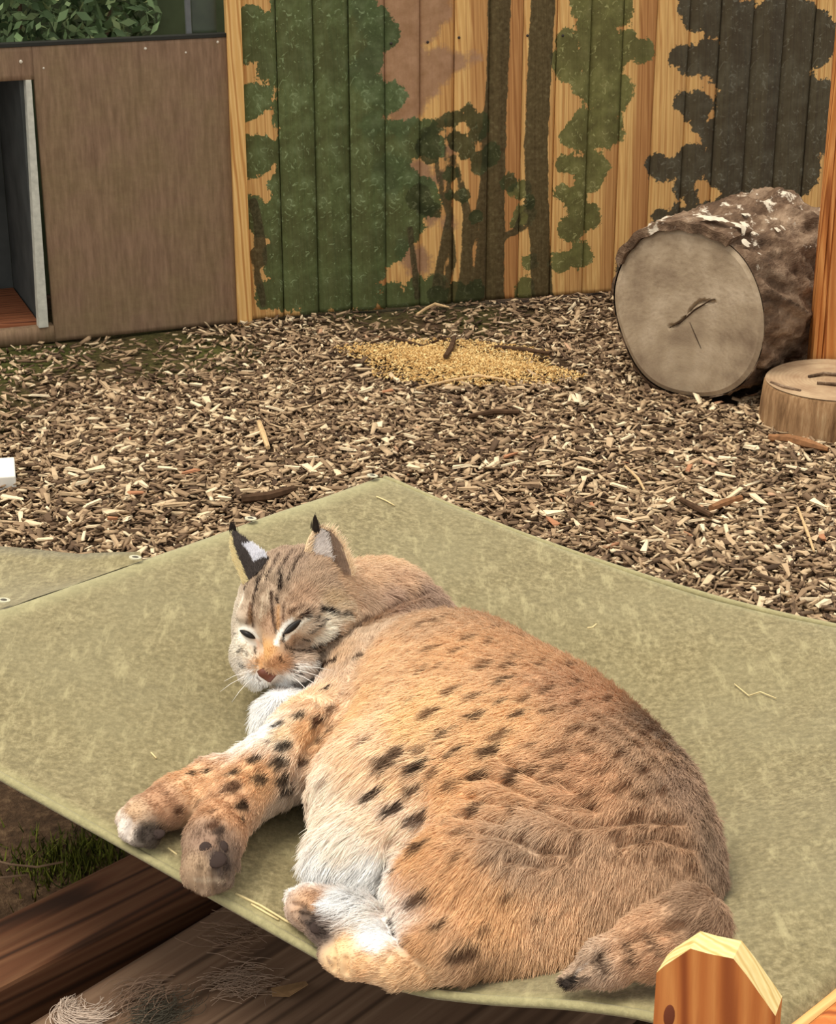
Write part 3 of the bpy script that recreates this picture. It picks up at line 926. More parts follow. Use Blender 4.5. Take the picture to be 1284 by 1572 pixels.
# dusty beams lying on the ground below the hammock, with moulted fur
oldm = wood_mat('dusty_old_beam', lin(48, 32, 22), lin(98, 62, 40), lin(118, 82, 56), 'X', 9, 2.5, .95)
oldm2 = wood_mat('dusty_old_board', lin(74, 56, 42), lin(116, 90, 70), lin(132, 106, 84), 'X', 8, 2.8, .95)
def ground_beam(name, pxa, pxb, z, hw, hh, mat, label, ext=.4):
    a_, b_ = Pz(*pxa, z), Pz(*pxb, z)
    d = (b_ - a_); d[2] = 0; L = np.linalg.norm(d); d /= L
    nrm = np.array([d[1], -d[0], 0])
    if nrm[1] > 0: nrm = -nrm
    c = (a_ + b_) / 2 + nrm * hw
    bm = bmesh.new(); bm_box(bm, (0, 0, 0), (L / 2 + ext, 0, 0), (0, hw, 0), (0, 0, hh), .006)
    o = bm_obj(name, bm, mat); o.location = (c[0], c[1], z - hh); o.rotation_euler = (0, 0, math.atan2(d[1], d[0]))
    tag(o, label, 'beam'); return o
ground_beam('timber_beam', (0, 1408), (105, 1356), .09, .06, .05, oldm, 'reddish brown rough beam lying under the canvas hammock')
ground_beam('timber_board', (60, 1560), (310, 1408), .075, .24, .04, oldm2, 'wide dusty grey-brown board strewn with moulted fur under the hammock', .55)

# ================================================================== WOOD CHIPS
def chip_mat(name, src):
    m = NT(name, .85, .15)
    r = src(m)
    n = m.noise(m.coord('Object', (1, 1, 1)), 90, 4, .7)
    c = m.ramp(r, [(0, lin(62, 48, 38)), (.22, lin(108, 86, 66)), (.45, lin(150, 124, 96)), (.65, lin(184, 156, 122)), (.82, lin(216, 190, 152)), (.94, lin(240, 220, 184)), (1.0, lin(176, 122, 88))])
    c = m.mix(m.rng(n, .35, .7, 0, .3), c, lin(104, 80, 60))
    m.col(c)
    return m.m
chipm_s = chip_mat('wood_chip_mix', lambda m: m.attr('rnd'))
chipm_o = chip_mat('wood_chip_single', lambda m: m.objrand())
CUBE = np.array([[-1, -1, -1], [1, -1, -1], [1, 1, -1], [-1, 1, -1], [-1, -1, 1], [1, -1, 1], [1, 1, 1], [-1, 1, 1]], float)
CF = np.array([[3, 2, 1, 0], [4, 5, 6, 7], [0, 1, 5, 4], [1, 2, 6, 5], [2, 3, 7, 6], [3, 0, 4, 7]])
def chip_shape(n, ln, wd, tk):
    v = np.repeat(CUBE[None], n, 0)
    v = v * (1 + RNG.uniform(-.38, .2, v.shape))
    taper = RNG.uniform(.25, 1.0, n)
    endm_ = v[:, :, 0] > 0
    v[:, :, 1] *= np.where(endm_, taper[:, None], 1.0)
    bend = RNG.normal(size=n) * .25
    v[:, :, 1] += bend[:, None] * v[:, :, 0] ** 2 * np.sign(v[:, :, 0])
    return v * np.stack([ln, wd, tk], -1)[:, None] * .5
def rand_rot(n, tilt):
    az = RNG.uniform(0, 2 * np.pi, n); a_ = RNG.normal(size=n) * tilt; b_ = RNG.normal(size=n) * tilt
    ca, sa = np.cos(az), np.sin(az); R1 = np.zeros((n, 3, 3)); R1[:, 0, 0] = ca; R1[:, 0, 1] = -sa; R1[:, 1, 0] = sa; R1[:, 1, 1] = ca; R1[:, 2, 2] = 1
    R2 = np.zeros((n, 3, 3)); R2[:, 0, 0] = 1; R2[:, 1, 1] = np.cos(a_); R2[:, 1, 2] = -np.sin(a_); R2[:, 2, 1] = np.sin(a_); R2[:, 2, 2] = np.cos(a_)
    R3 = np.zeros((n, 3, 3)); R3[:, 1, 1] = 1; R3[:, 0, 0] = np.cos(b_); R3[:, 0, 2] = np.sin(b_); R3[:, 2, 0] = -np.sin(b_); R3[:, 2, 2] = np.cos(b_)
    return R1 @ R2 @ R3
def fence_front(P):
    return ((P - FA) @ FN) > .02
def blocked(P):
    lg = (P[:, :2] - LC[:2]) ; al = lg @ lax[:2]; ac = lg @ np.array([lax[1], -lax[0]])
    b = (al > -.0) & (al < .55) & (np.abs(ac) < .13)
    b |= np.hypot(P[:, 0] - SC[0], P[:, 1] - SC[1]) < .165
    b |= (P[:, 0] > xq - .02) & (np.abs(P[:, 1] - yq - .01) < .05)
    b |= ((P - PA) @ PN < .03) & (P[:, 0] < FA[0] + .02)
    return b
def place(n, ylo, yhi):
    y = np.sqrt(RNG.uniform(ylo ** 2, yhi ** 2, n)); x = RNG.uniform(-.42, .42, n) * (y + .25)
    P = np.stack([x, y, ground_z(x, y)], -1)
    return P[fence_front(P) & ~blocked(P)]
P = place(123000, 1.95, 5.45)
px_ = proj(P)
mw = moss_w(P[:, 0], P[:, 1])
saw = np.hypot((px_[:, 0] - 700) / 175, (px_[:, 1] - 562) / 36)
keep = RNG.random(len(P)) > np.clip(mw * .85, 0, .8)
keep &= ~((saw < 1) & (RNG.random(len(P)) < .75))
far = np.clip((px_[:, 1] - 470) / 130, 0, 1)
keep &= RNG.random(len(P)) < .45 + .55 * far
keep &= px_[:, 1] < 1010
P = P[keep]; px_ = px_[keep]; mw = mw[keep]; far = far[keep]
n = len(P)
ln = np.clip(RNG.lognormal(math.log(.020), .42, n), .008, .05); wd = np.clip(ln * RNG.uniform(.18, .55, n), .003, .014); tk = RNG.uniform(.0015, .006, n)
V = np.einsum('nij,nkj->nki', rand_rot(n, .30), chip_shape(n, ln, wd, tk))
P[:, 2] += RNG.uniform(0.001, .016, n)
V = V + P[:, None]
rv = np.clip(RNG.beta(1.5, 1.6, n), 0, 1)
mulch = npmesh('wood_chip_mulch', V.reshape(-1, 3), (np.arange(n)[:, None, None] * 8 + CF[None]).reshape(-1), 4, chipm_s)
at = mulch.data.attributes.new('rnd', 'FLOAT', 'POINT'); at.data.foreach_set('value', np.repeat(rv, 8).astype(np.float32))
tag(mulch, 'loose layer of small brown wood chips covering the enclosure ground', 'wood chips', kind='stuff')

# the 300 largest chips are single things
tones = [('pale cream', .90), ('light tan', .70), ('mid brown', .46), ('dark brown', .16), ('reddish', 1.0)]
meshes = []
for tn, tv_ in tones:
    mt_ = chip_mat('wood_chip_' + tn.replace(' ', '_'), lambda m: m.math('ADD', m.math('MULTIPLY', m.objrand(), .08 if tv_ < .95 else 0.0), tv_ - .04 if tv_ < .95 else 1.0))
    sv_ = chip_shape(8, RNG.uniform(.030, .052, 8), RNG.uniform(.009, .018, 8), RNG.uniform(.003, .007, 8))
    ms_ = []
    for k in range(8):
        me = bpy.data.meshes.new('wood_chip'); me.from_pydata([tuple(p) for p in sv_[k]], [], [tuple(q) for q in CF.tolist()]); me.update(); me.materials.append(mt_)
        ms_.append(me)
    meshes.append(ms_)
landmarks = [('near the foot of the big log', (1050, 640)), ('in front of the low stump', (1230, 700)), ('before the sawdust patch', (720, 640)), ('beside the white board', (60, 740)),
             ('by the far rail of the hammock', (330, 780)), ('beyond the far corner of the canvas', (640, 690)), ('along the back edge of the canvas', (1000, 840))]
cnt = 0
while cnt < 300:
    px, py = RNG.uniform(-10, 1294), RNG.uniform(575, 960)
    q = Pz(px, py, 0.0)
    edge_y = np.interp(px, [0, 210, 400, 580, 640, 800, 1000, 1284], [838, 846, 786, 726, 738, 812, 882, 955])
    if py > edge_y - 3 or blocked(q[None])[0] or RNG.random() > (py - 480) / 420: continue
    ti = int(RNG.choice(5, p=[.34, .28, .2, .14, .04]))
    o = bpy.data.objects.new('wood_chip', meshes[ti][cnt % 8]); COL.objects.link(o)
    z = float(ground_z(q[0], q[1]))
    o.location = (q[0], q[1], z + .019)
    o.rotation_euler = (RNG.normal() * .18, RNG.normal() * .18, RNG.uniform(0, 6.28))
    s0 = RNG.uniform(.7, 1.1); o.scale = (s0, s0, 1)
    lm_ = min(landmarks, key=lambda l: math.hypot((l[1][0] - px), 1.6 * (l[1][1] - py)))[0]
    tag(o, 'large %s wood chip %s' % (tones[ti][0], lm_), 'wood chip', '%s wood chips %s' % (tones[ti][0], lm_))
    cnt += 1

# sawdust heap
swm = NT('sawdust', .9, .1); swm.col(swm.ramp(swm.attr('rnd'), [(0, lin(166, 124, 72)), (.5, lin(206, 168, 108)), (1, lin(234, 206, 148))]))
n = 9000
q = RNG.normal(size=(n, 2)) * np.array([.46, .46])
q = q[np.hypot(q[:, 0], q[:, 1]) < 1.05]
pp = np.array([Pz(705 + a_ * 168 + 25 * math.sin(b_ * 5), 562 + b_ * 34 + a_ * 12, 0.0) for a_, b_ in q]); n = len(pp)
hgt = .018 * np.clip(1 - np.hypot(q[:, 0], q[:, 1]), 0, 1)
pp[:, 2] = ground_z(pp[:, 0], pp[:, 1]) + .012 + hgt + RNG.uniform(0, .004, n)
V = np.einsum('nij,nkj->nki', rand_rot(n, .5), chip_shape(n, RNG.uniform(.006, .016, n), RNG.uniform(.003, .007, n), RNG.uniform(.0008, .002, n))) + pp[:, None]
sw = npmesh('sawdust_heap', V.reshape(-1, 3), (np.arange(n)[:, None, None] * 8 + CF[None]).reshape(-1), 4, swm.m)
at = sw.data.attributes.new('rnd', 'FLOAT', 'POINT'); at.data.foreach_set('value', np.repeat(RNG.random(n), 8).astype(np.float32))
tag(sw, 'spread patch of pale yellow sawdust in front of the painted fence', 'sawdust', kind='stuff')

# sticks and bark strips
def stick(px_pts, rad, mat, label, cat='stick', group=None, h=.022):
    pts = []
    for (x, y) in px_pts:
        p = Pz(x, y, .012); p[2] = ground_z(p[0], p[1]) + h; pts.append(p)
    c0 = np.mean(pts, 0)
    rr = [rad * (.75 + .35 * ((i * 7) % 3) / 2) for i in range(len(pts))]; rr[-1] *= .6
    tv, tf = tube_mesh([p - c0 for p in pts], rr, 7)
    o = pydata('stick' if cat == 'stick' else cat.replace(' ', '_'), tv, tf, mat, None, False); o.location = c0
    tag(o, label, cat, group); return o
stk_b = plain('brown_stick', lin(134, 94, 62), .85, .15, 0, .35, 60)
stk_d = plain('dark_stick', lin(78, 58, 42), .9, .1, 0, .35, 60)
stk_p = plain('pale_stick', lin(200, 168, 124), .8, .15, 0, .2, 60)
stick([(1180, 672), (1210, 674), (1240, 682), (1272, 690)], .012, stk_b, 'thick brown stick on the chips in front of the stump')
stick([(1092, 782), (1115, 772), (1138, 764)], .010, stk_b, 'short tan stick lying next to a dark one on the chips')
stick([(1046, 768), (1070, 782), (1092, 794)], .008, stk_d, 'short dark stick lying next to a tan one on the chips')
stick([(372, 772), (410, 768), (452, 756)], .012, stk_d, 'dark curved bark strip on the chips beside the hammock rail')
stick([(720, 642), (760, 636), (798, 638)], .008, stk_d, 'dark bark strip on the chips below the sawdust patch')
stick([(398, 650), (404, 668), (412, 690)], .008, stk_p, 'pale split sliver standing out on the brown chips')
stick([(684, 560), (692, 548), (698, 530)], .009, stk_d, 'dark twisted twig sticking out of the sawdust patch', h=.04)
stick([(570, 530), (600, 520), (650, 534), (680, 522), (720, 540)], .004, stk_d, 'thin crooked twig behind the sawdust patch')
stick([(760, 535), (800, 538), (845, 545)], .007, stk_d, 'dark straight twig at the right end of the sawdust')
stick([(640, 600), (690, 588), (735, 580), (790, 588)], .004, stk_p, 'thin pale twig in front of the sawdust patch')
stick([(640, 486), (655, 476), (668, 470), (690, 474)], .005, stk_p, 'pale bent twig at the foot of the painted fence')
stick([(960, 716), (980, 735), (990, 752)], .0035, stk_p, 'thin forked pale twig on the chips before the log')
stick([(1225, 780), (1240, 820), (1250, 850)], .0035, stk_p, 'thin curved pale twig near the canvas edge')

# ================================================================== BOBCAT
VOX = 0.0032
X0, X1, Y0, Y1, Z0, Z1 = -.46, .42, 1.20, 2.24, .25, .60
gxs, gys, gzs = np.arange(X0, X1, VOX, dtype=np.float32), np.arange(Y0, Y1, VOX, dtype=np.float32), np.arange(Z0, Z1, VOX, dtype=np.float32)
SD = np.full((len(gxs), len(gys), len(gzs)), .2, np.float32)

def _win(lo, hi):
    r = []
    for g, a_, b_ in zip((gxs, gys, gzs), lo, hi):
        i0 = max(0, int((a_ - g[0]) / VOX)); i1 = min(len(g), int((b_ - g[0]) / VOX) + 2)
        r.append(slice(i0, max(i0, i1)))
    return tuple(r)

def _grid(w):
    return gxs[w[0]][:, None, None], gys[w[1]][None, :, None], gzs[w[2]][None, None, :]

def _smin(a_, b_, k):
    h = np.maximum(k - np.abs(a_ - b_), 0) / k
    return np.minimum(a_, b_) - h * h * k * .25

def ell(c, r, rot=None, k=.03, sub=False):
    """smooth-add an ellipsoid; rot = 3x3 whose columns are the ellipsoid axes"""
    c = np.asarray(c, float); r = np.asarray(r, float)
    R = np.eye(3) if rot is None else np.asarray(rot)
    ext = np.sqrt(((R * r) ** 2).sum(1)) + k + .02
    w = _win(c - ext, c + ext); x, y, z = _grid(w)
    dx, dy, dz = x - c[0], y - c[1], z - c[2]
    q = [(R[0, i] * dx + R[1, i] * dy + R[2, i] * dz) for i in range(3)]
    k0 = np.sqrt(sum((q[i] / r[i]) ** 2 for i in range(3))) + 1e-6
    k1 = np.sqrt(sum((q[i] / r[i] ** 2) ** 2 for i in range(3))) + 1e-6
    d = k0 * (k0 - 1) / k1
    if sub: SD[w] = -_smin(-SD[w], d, k)
    else: SD[w] = _smin(SD[w], d, k)

def cap(a_, b_, ra, rb, k=.02, sub=False):
    a_, b_ = np.asarray(a_, float), np.asarray(b_, float)
    m = max(ra, rb) + k + .02
    w = _win(np.minimum(a_, b_) - m, np.maximum(a_, b_) + m); x, y, z = _grid(w)
    v = b_ - a_; L2 = v @ v
    t = np.clip(((x - a_[0]) * v[0] + (y - a_[1]) * v[1] + (z - a_[2]) * v[2]) / L2, 0, 1)
    d = np.sqrt((x - a_[0] - t * v[0]) ** 2 + (y - a_[1] - t * v[1]) ** 2 + (z - a_[2] - t * v[2]) ** 2) - (ra + t * (rb - ra))
    if sub: SD[w] = -_smin(-SD[w], d, k)
    else: SD[w] = _smin(SD[w], d, k)

def chain(pts, radii, k=.02):
    for (a_, b_), (ra, rb) in zip(zip(pts, pts[1:]), zip(radii, radii[1:])):
        cap(a_, b_, ra, rb, k)

def rz(deg):
    c_, s_ = math.cos(math.radians(deg)), math.sin(math.radians(deg))
    return np.array([[c_, -s_, 0], [s_, c_, 0], [0, 0, 1.0]])

# ---- trunk, lying on its side: spine along the far right, belly towards the left
ell(Pz(585, 1060, .375), (.090, .085, .085))                       # chest and shoulder
ell(Pz(690, 1085, .408), (.120, .125, .108), k=.06)                # rib cage
ell(Pz(775, 1165, .412), (.150, .145, .118), rz(-35), k=.06)       # barrel
ell(Pz(888, 1270, .395), (.136, .140, .120), k=.06)                # hip
ell(Pz(985, 1365, .370), (.078, .085, .085), k=.05)                # rump
ell(Pz(600, 1225, .372), (.090, .080, .085), k=.05)                # belly
ell(Pz(570, 1330, .345), (.068, .060, .062), k=.04)                # lower belly
ell(Pz(800, 1375, .375), (.120, .075, .088), rz(-8), k=.03)        # thigh
ell(Pz(690, 1405, .352), (.062, .050, .062), k=.035)               # knee
ell(Pz(750, 1440, .345), (.100, .045, .052), k=.03)
ell(Pz(830, 1460, .350), (.080, .035, .042), k=.03)
ell(Pz(900, 1440, .345), (.085, .050, .055), k=.04)                # buttock
# neck and nape
ell(Pz(565, 955, .405), (.072, .062, .062), k=.035)
ell(Pz(635, 975, .405), (.060, .060, .060), k=.05)
# ---- white bib
ell(Pz(438, 1100, .375), (.030, .030, .034), k=.02)
ell(Pz(420, 1118, .36), (.022, .026, .026), k=.02)
# ---- fore legs
cap(Pz(560, 1085, .385), Pz(482, 1132, .388), .056, .047, k=.03)
chain([Pz(482, 1132, .388), Pc(412, 1186, .050), Pc(352, 1240, .038)], [.047, .039, .031], k=.012)
chain([Pc(352, 1240, .040), Pc(328, 1290, .038), Pc(318, 1330, .030)], [.030, .028, .026], k=.014)
chain([Pc(440, 1180, .035), Pc(330, 1205, .030), Pc(272, 1228, .030), Pc(218, 1256, .026)], [.036, .028, .025, .023], k=.014)
# ---- hind feet
chain([Pc(700, 1456, .034), Pc(615, 1472, .026), Pc(540, 1470, .022)], [.032, .025, .021], k=.016)
chain([Pc(590, 1440, .030), Pc(520, 1415, .028), Pc(475, 1392, .024)], [.030, .026, .023], k=.014)
# ---- tail
chain([Pc(1062, 1420, .055), Pc(1000, 1448, .045), Pc(930, 1478, .034), Pc(874, 1504, .018)], [.034, .027, .019, .009], k=.014)

# ---- toes
def toes(px_list, r, h):
    for (px, py, s_) in px_list: ell(Pc(px, py, h), (r * s_, r * s_ * 1.15, r * s_), k=.006)
toes([(297, 1345, 1.0), (318, 1356, 1.05), (341, 1348, 1.0), (352, 1328, .85)], .0125, .019)
toes([(194, 1256, 1.0), (198, 1274, 1.0), (214, 1284, .95), (232, 1286, .9)], .0115, .016)
toes([(507, 1466, 1.0), (520, 1476, 1.05), (540, 1484, 1.0)], .0125, .016)
toes([(456, 1382, 1.0), (456, 1398, .95), (470, 1408, .9)], .0115, .016)

# ---- head (own frame: x to its left = picture right, y up, z forward)
hx = np.array([.96, .08, .24]); hf = np.array([-.22, -.42, .86])
hf -= hx * (hf @ hx) / (hx @ hx); hx /= np.linalg.norm(hx); hf /= np.linalg.norm(hf)
hu = np.cross(hf, hx)
CB = np.stack([RT, UP, -FW], 1)               # camera-space -> world
HMAT = CB @ np.stack([hx, hu, hf], 1)
HC = Pz(443, 938, .474)
HS = 1.04
def hd(x, y, z): return HC + HMAT @ np.array([x, y, z]) * HS
def hell(c, r, k=.012, sub=False): ell(hd(*c), np.array(r) * HS, HMAT, k, sub)
hell((.002, .008, -.022), (.056, .052, .060), .03)
hell((0, .024, .012), (.040, .030, .032), .02)
for s_ in (-1, 1):
    hell((s_ * .038, -.018, .004), (.034 if s_ > 0 else .031, .036, .036), .02)
    hell((s_ * .048, -.046, -.010), (.030, .034, .028), .02)
    hell((s_ * .0170, -.042, .052), (.0200, .0170, .024), .008)
    hell((s_ * .031, .019, .037), (.018, .009, .014), .010)
    hell((s_ * .030, .002, .052), (.017, .0095, .011), .008, True)
    hell((s_ * .031, .002, .040), (.0160, .0125, .0110), .004)
cap(hd(0, .014, .040), hd(0, -.024, .070), .0180, .0150, .012)
hell((0, -.029, .073), (.0140, .0100, .0085), .006)
hell((0, -.060, .046), (.017, .014, .018), .010)
hell((0, -.085, .010), (.036, .042, .030), .03)
_hd = float((HC - CAM) @ FW)
ell(Pd(381, 1006, _hd - .018), (.022, .025, .028), k=.016)
ell(Pd(392, 1032, _hd - .030), (.018, .018, .020), k=.012)
chain([HC - HMAT[:, 2] * .02, Pz(570, 950, .415)], [.050, .066], .04)
ell(Pz(590, 925, .412), (.050, .045, .045), k=.05)

# lower side follows the canvas
gx3, gy3, gz3 = gxs[:, None, None], gys[None, :, None], gzs[None, None, :]
cz = canvas_z(gxs[:, None].astype(float), gys[None, :].astype(float)).astype(np.float32)
SD = np.maximum(SD, (cz[:, :, None] + .0015) - gz3)

def surface_nets(V, org, h):
    nx, ny, nz = V.shape
    inside = V < 0
    cnt = np.zeros((nx - 1, ny - 1, nz - 1), np.int8)
    for a_ in (0, 1):
        for b_ in (0, 1):
            for c_ in (0, 1):
                cnt += inside[a_:nx - 1 + a_, b_:ny - 1 + b_, c_:nz - 1 + c_]
    act = np.argwhere((cnt > 0) & (cnt < 8))
    idx = np.full(cnt.shape, -1, np.int32)
    idx[tuple(act.T)] = np.arange(len(act))
    acc = np.zeros((len(act), 3)); num = np.zeros(len(act))
    cor = [(a_, b_, c_) for a_ in (0, 1) for b_ in (0, 1) for c_ in (0, 1)]
    for p in cor:
        for ax_ in range(3):
            if p[ax_]: continue
            q_ = list(p); q_[ax_] = 1
            v0 = V[act[:, 0] + p[0], act[:, 1] + p[1], act[:, 2] + p[2]]
            v1 = V[act[:, 0] + q_[0], act[:, 1] + q_[1], act[:, 2] + q_[2]]
            m = (v0 < 0) != (v1 < 0)
            t = np.where(m, v0 / np.where(m, v0 - v1, 1), 0)
            pos = act + np.array(p, float)
            pos[:, ax_] += t
            acc[m] += pos[m]; num += m
    verts = org + h * acc / num[:, None]
    quads = []
    for ax_ in range(3):
        s0 = [slice(1, -1)] * 3; s0[ax_] = slice(0, -1)
        s1 = [slice(1, -1)] * 3; s1[ax_] = slice(1, None)
        A_, B_ = inside[tuple(s0)], inside[tuple(s1)]
        e = np.argwhere(A_ != B_)
        flip = A_[tuple(e.T)]
        off = np.array([1, 1, 1]); off[ax_] = 0
        e = e + off
        u_, v_ = [(1, 2), (2, 0), (0, 1)][ax_]
        def cell(du, dv):
            c_ = e.copy(); c_[:, u_] -= du; c_[:, v_] -= dv
            return idx[tuple(c_.T)]
        qd = np.stack([cell(1, 1), cell(0, 1), cell(0, 0), cell(1, 0)], -1)
        qd[~flip] = qd[~flip][:, ::-1]
        quads.append(qd)
    return verts, np.concatenate(quads)

BV, BQ = surface_nets(SD, np.array([X0, Y0, Z0]), VOX)
def vert_normals(V, Q):
    fn_ = np.cross(V[Q[:, 2]] - V[Q[:, 0]], V[Q[:, 3]] - V[Q[:, 1]])
    N_ = np.zeros_like(V)
    for i in range(4): np.add.at(N_, Q[:, i], fn_)
    return N_ / (np.linalg.norm(N_, axis=1)[:, None] + 1e-12)
for _ in range(2):      # light relaxation
    S_ = np.zeros_like(BV); c_ = np.zeros(len(BV))
    for i in range(4):
        np.add.at(S_, BQ[:, i], BV[BQ[:, (i + 1) % 4]] + BV[BQ[:, (i - 1) % 4]]); np.add.at(c_, BQ[:, i], 2)
    BV = BV * .5 + .5 * S_ / c_[:, None]
BN = vert_normals(BV, BQ)
bvh = BVHTree.FromPolygons([Vector(p) for p in BV.tolist()], BQ.tolist())
def hit(px, py):
    d = ray(px, py); d = d / np.linalg.norm(d)
    r_ = bvh.ray_cast(Vector(CAM), Vector(d))
    return None if r_[0] is None else np.array(r_[0])

# ---- folds of loose skin on the flank and the crease in front of the thigh
def zq(x0, y0, k, pts): return [(x0 + x * k, y0 + y * k) for x, y in pts]
wrinkles = [zq(700, 880, .455, p) for p in (
    [(40, 690), (130, 690), (240, 740), (330, 770), (470, 790)], [(30, 820), (170, 832), (220, 775), (330, 808), (420, 850), (520, 842), (640, 828), (760, 832)],
    [(160, 620), (280, 690), (400, 722)], [(90, 870), (180, 885), (300, 935), (400, 940)], [(560, 912), (680, 880), (790, 915)], [(180, 960), (300, 985), (380, 960)], [(40, 745), (120, 770), (200, 760)])]
crease = [[(604, 1288), (588, 1340), (592, 1400), (618, 1452), (668, 1504)], [(648, 908), (600, 928), (560, 952), (520, 980), (488, 1008)], [(1050, 1425), (1000, 1432), (940, 1455), (900, 1480), (868, 1500)], [(452, 1200), (474, 1150), (500, 1110)]]
def sample_line(pts, step=3.0):
    out = []
    for (a_, b_) in zip(pts, pts[1:]):
        n = max(1, int(math.hypot(b_[0] - a_[0], b_[1] - a_[1]) / step))
        out += [(a_[0] + (b_[0] - a_[0]) * i / n, a_[1] + (b_[1] - a_[1]) * i / n) for i in range(n)]
    return out + [pts[-1]]
def line3(pts, step=3.0):
    h = [hit(*p) for p in sample_line(pts, step)]
    h = [p for p in h if p is not None]
    return np.array(h) if h else None
toe_gaps = [[(307, 1334), (309, 1368)], [(329, 1338), (332, 1370)], [(347, 1330), (353, 1350)], [(203, 1258), (197, 1284)], [(220, 1268), (216, 1294)], [(513, 1462), (511, 1488)], [(530, 1472), (531, 1494)], [(448, 1388), (470, 1394)], [(456, 1402), (476, 1406)]]
disp = np.zeros(len(BV))
for ln, dep, wd in [(w, .0055, .0036) for w in toe_gaps] + [(w, .0075, .0065) for w in wrinkles] + [(c_, .009, .008) for c_ in crease]:
    q = line3(ln)
    if q is None: continue
    lo_, hi_ = q.min(0) - .03, q.max(0) + .03
    m = np.where(((BV > lo_) & (BV < hi_)).all(1))[0]
    d = np.sqrt(((BV[m][:, None] - q[None]) ** 2).sum(-1)).min(1)
    disp[m] = np.maximum(disp[m], dep * np.exp(-(d / wd) ** 2) - .35 * dep * np.exp(-((d - 2.2 * wd) / wd) ** 2))
BV = BV - BN * disp[:, None]
BN = vert_normals(BV, BQ)
bvh = BVHTree.FromPolygons([Vector(p) for p in BV.tolist()], BQ.tolist())

# ---- coat colour anchors: photograph pixel -> fur colour (sRGB)
anchors = '''700 925 172 138 108|650 960 200 160 120|600 1000 220 174 126|560 1080 226 178 124|700 1000 214 164 114|800 1000 198 150 106|900 1060 186 138 100|
650 1100 236 188 130|760 1120 222 172 118|560 1150 246 204 162|620 1180 244 198 150|500 1220 253 230 204|480 1280 253 248 242|540 1290 254 236 216|530 1380 255 253 250|580 1440 255 252 249|560 1340 255 252 247|500 1340 254 252 248|590 1260 249 216 184|
700 1200 222 168 114|800 1200 198 148 104|900 1200 184 134 94|1000 1150 162 124 92|1050 1200 138 106 82|1090 1300 126 98 76|1040 1300 158 118 86|960 1060 150 120 92|1020 1130 130 102 80|
650 1300 204 148 96|700 1350 204 150 100|800 1300 168 134 104|880 1300 172 132 98|950 1350 188 144 106|760 1400 208 154 102|860 1420 202 154 110|950 1420 184 140 102|650 1450 188 138 92|750 1490 170 126 88|850 1490 194 148 106|1070 1400 140 108 82|
1000 1440 194 150 112|900 1490 190 160 132|600 1490 234 194 146|520 1465 230 190 142|560 1480 224 180 132|480 1385 190 150 116|490 1420 108 90 80|640 1500 224 180 130|
470 1120 214 164 112|400 1190 206 156 108|350 1240 190 142 102|430 1240 200 178 154|400 1270 214 200 182|320 1290 140 112 92|305 1330 166 138 110|338 1320 96 82 72|300 1200 216 172 128|250 1230 180 136 102|205 1245 190 156 122|190 1265 232 218 204|230 1283 76 66 56|
400 1100 252 250 246|420 1080 252 250 247|395 1070 252 250 246|410 1120 252 248 242|470 1066 226 190 150|520 1010 200 162 124|440 1120 236 208 170|
560 880 200 160 122|620 890 186 146 112|600 920 164 130 106|650 905 142 112 92|520 960 196 162 128|560 930 180 146 116|580 860 206 168 128|
440 860 164 136 112|420 900 166 142 118|500 890 174 144 116|530 890 198 158 120|470 920 184 150 120|510 925 190 160 122|400 870 166 140 116|
410 1000 216 166 108|415 960 174 140 112|400 930 164 140 116|365 990 222 212 194|360 940 202 188 168|368 1020 216 206 192|380 1000 220 206 184|355 965 204 196 180|
480 970 202 182 158|500 955 226 212 188|460 1000 172 146 122|480 1000 190 164 138|445 1042 248 244 240|392 1045 242 238 230|425 1015 188 140 100|400 1020 196 148 100|415 1056 248 246 242|440 990 176 146 118'''
AP, AC = [], []
for ln in anchors.replace('\n', '').split('|'):
    x, y, r_, g_, b_ = map(float, ln.split())
    h = hit(x, y)
    if h is not None: AP.append(h); AC.append(lin(r_, g_, b_))
AP, AC = np.array(AP), np.array(AC)
def idw(P, pts, vals, power=4.0, soft=.004):
    out = np.zeros((len(P), vals.shape[1]))
    for i in range(0, len(P), 20000):
        d2 = ((P[i:i + 20000, None] - pts[None]) ** 2).sum(-1) + soft ** 2
        w = d2 ** (-power / 2)
        out[i:i + 20000] = (w @ vals) / w.sum(1)[:, None]
    return out

lens = '''650 960 .016|600 1050 .020|700 1050 .018|850 1050 .015|1000 1180 .015|1080 1330 .014|650 1150 .020|800 1200 .015|540 1200 .026|500 1280 .030|540 1390 .030|700 1300 .016|850 1320 .014|1000 1350 .015|750 1420 .018|900 1440 .018|650 1480 .014|440 870 .009|410 930 .0045|410 1000 .003|365 985 .006|380 972 .0018|447 964 .0018|435 985 .0025|395 985 .0025|470 985 .006|480 950 .010|510 970 .016|445 1040 .006|392 1045 .007|415 1057 .008|410 1090 .026|540 890 .015|600 900 .018|470 1010 .015|450 1140 .013|380 1220 .009|420 1250 .020|325 1300 .006|315 1335 .005|280 1220 .008|205 1255 .006|600 1485 .008|520 1468 .003|505 1466 .0025|195 1262 .003|315 1350 .003|458 1390 .0035|480 1395 .006|1000 1450 .010|890 1495 .008'''
LP, LV = [], []
for ln in lens.split('|'):
    x, y, l_ = map(float, ln.split()); h = hit(x, y)
    if h is not None: LP.append(h); LV.append([l_])
LP, LV = np.array(LP), np.array(LV)

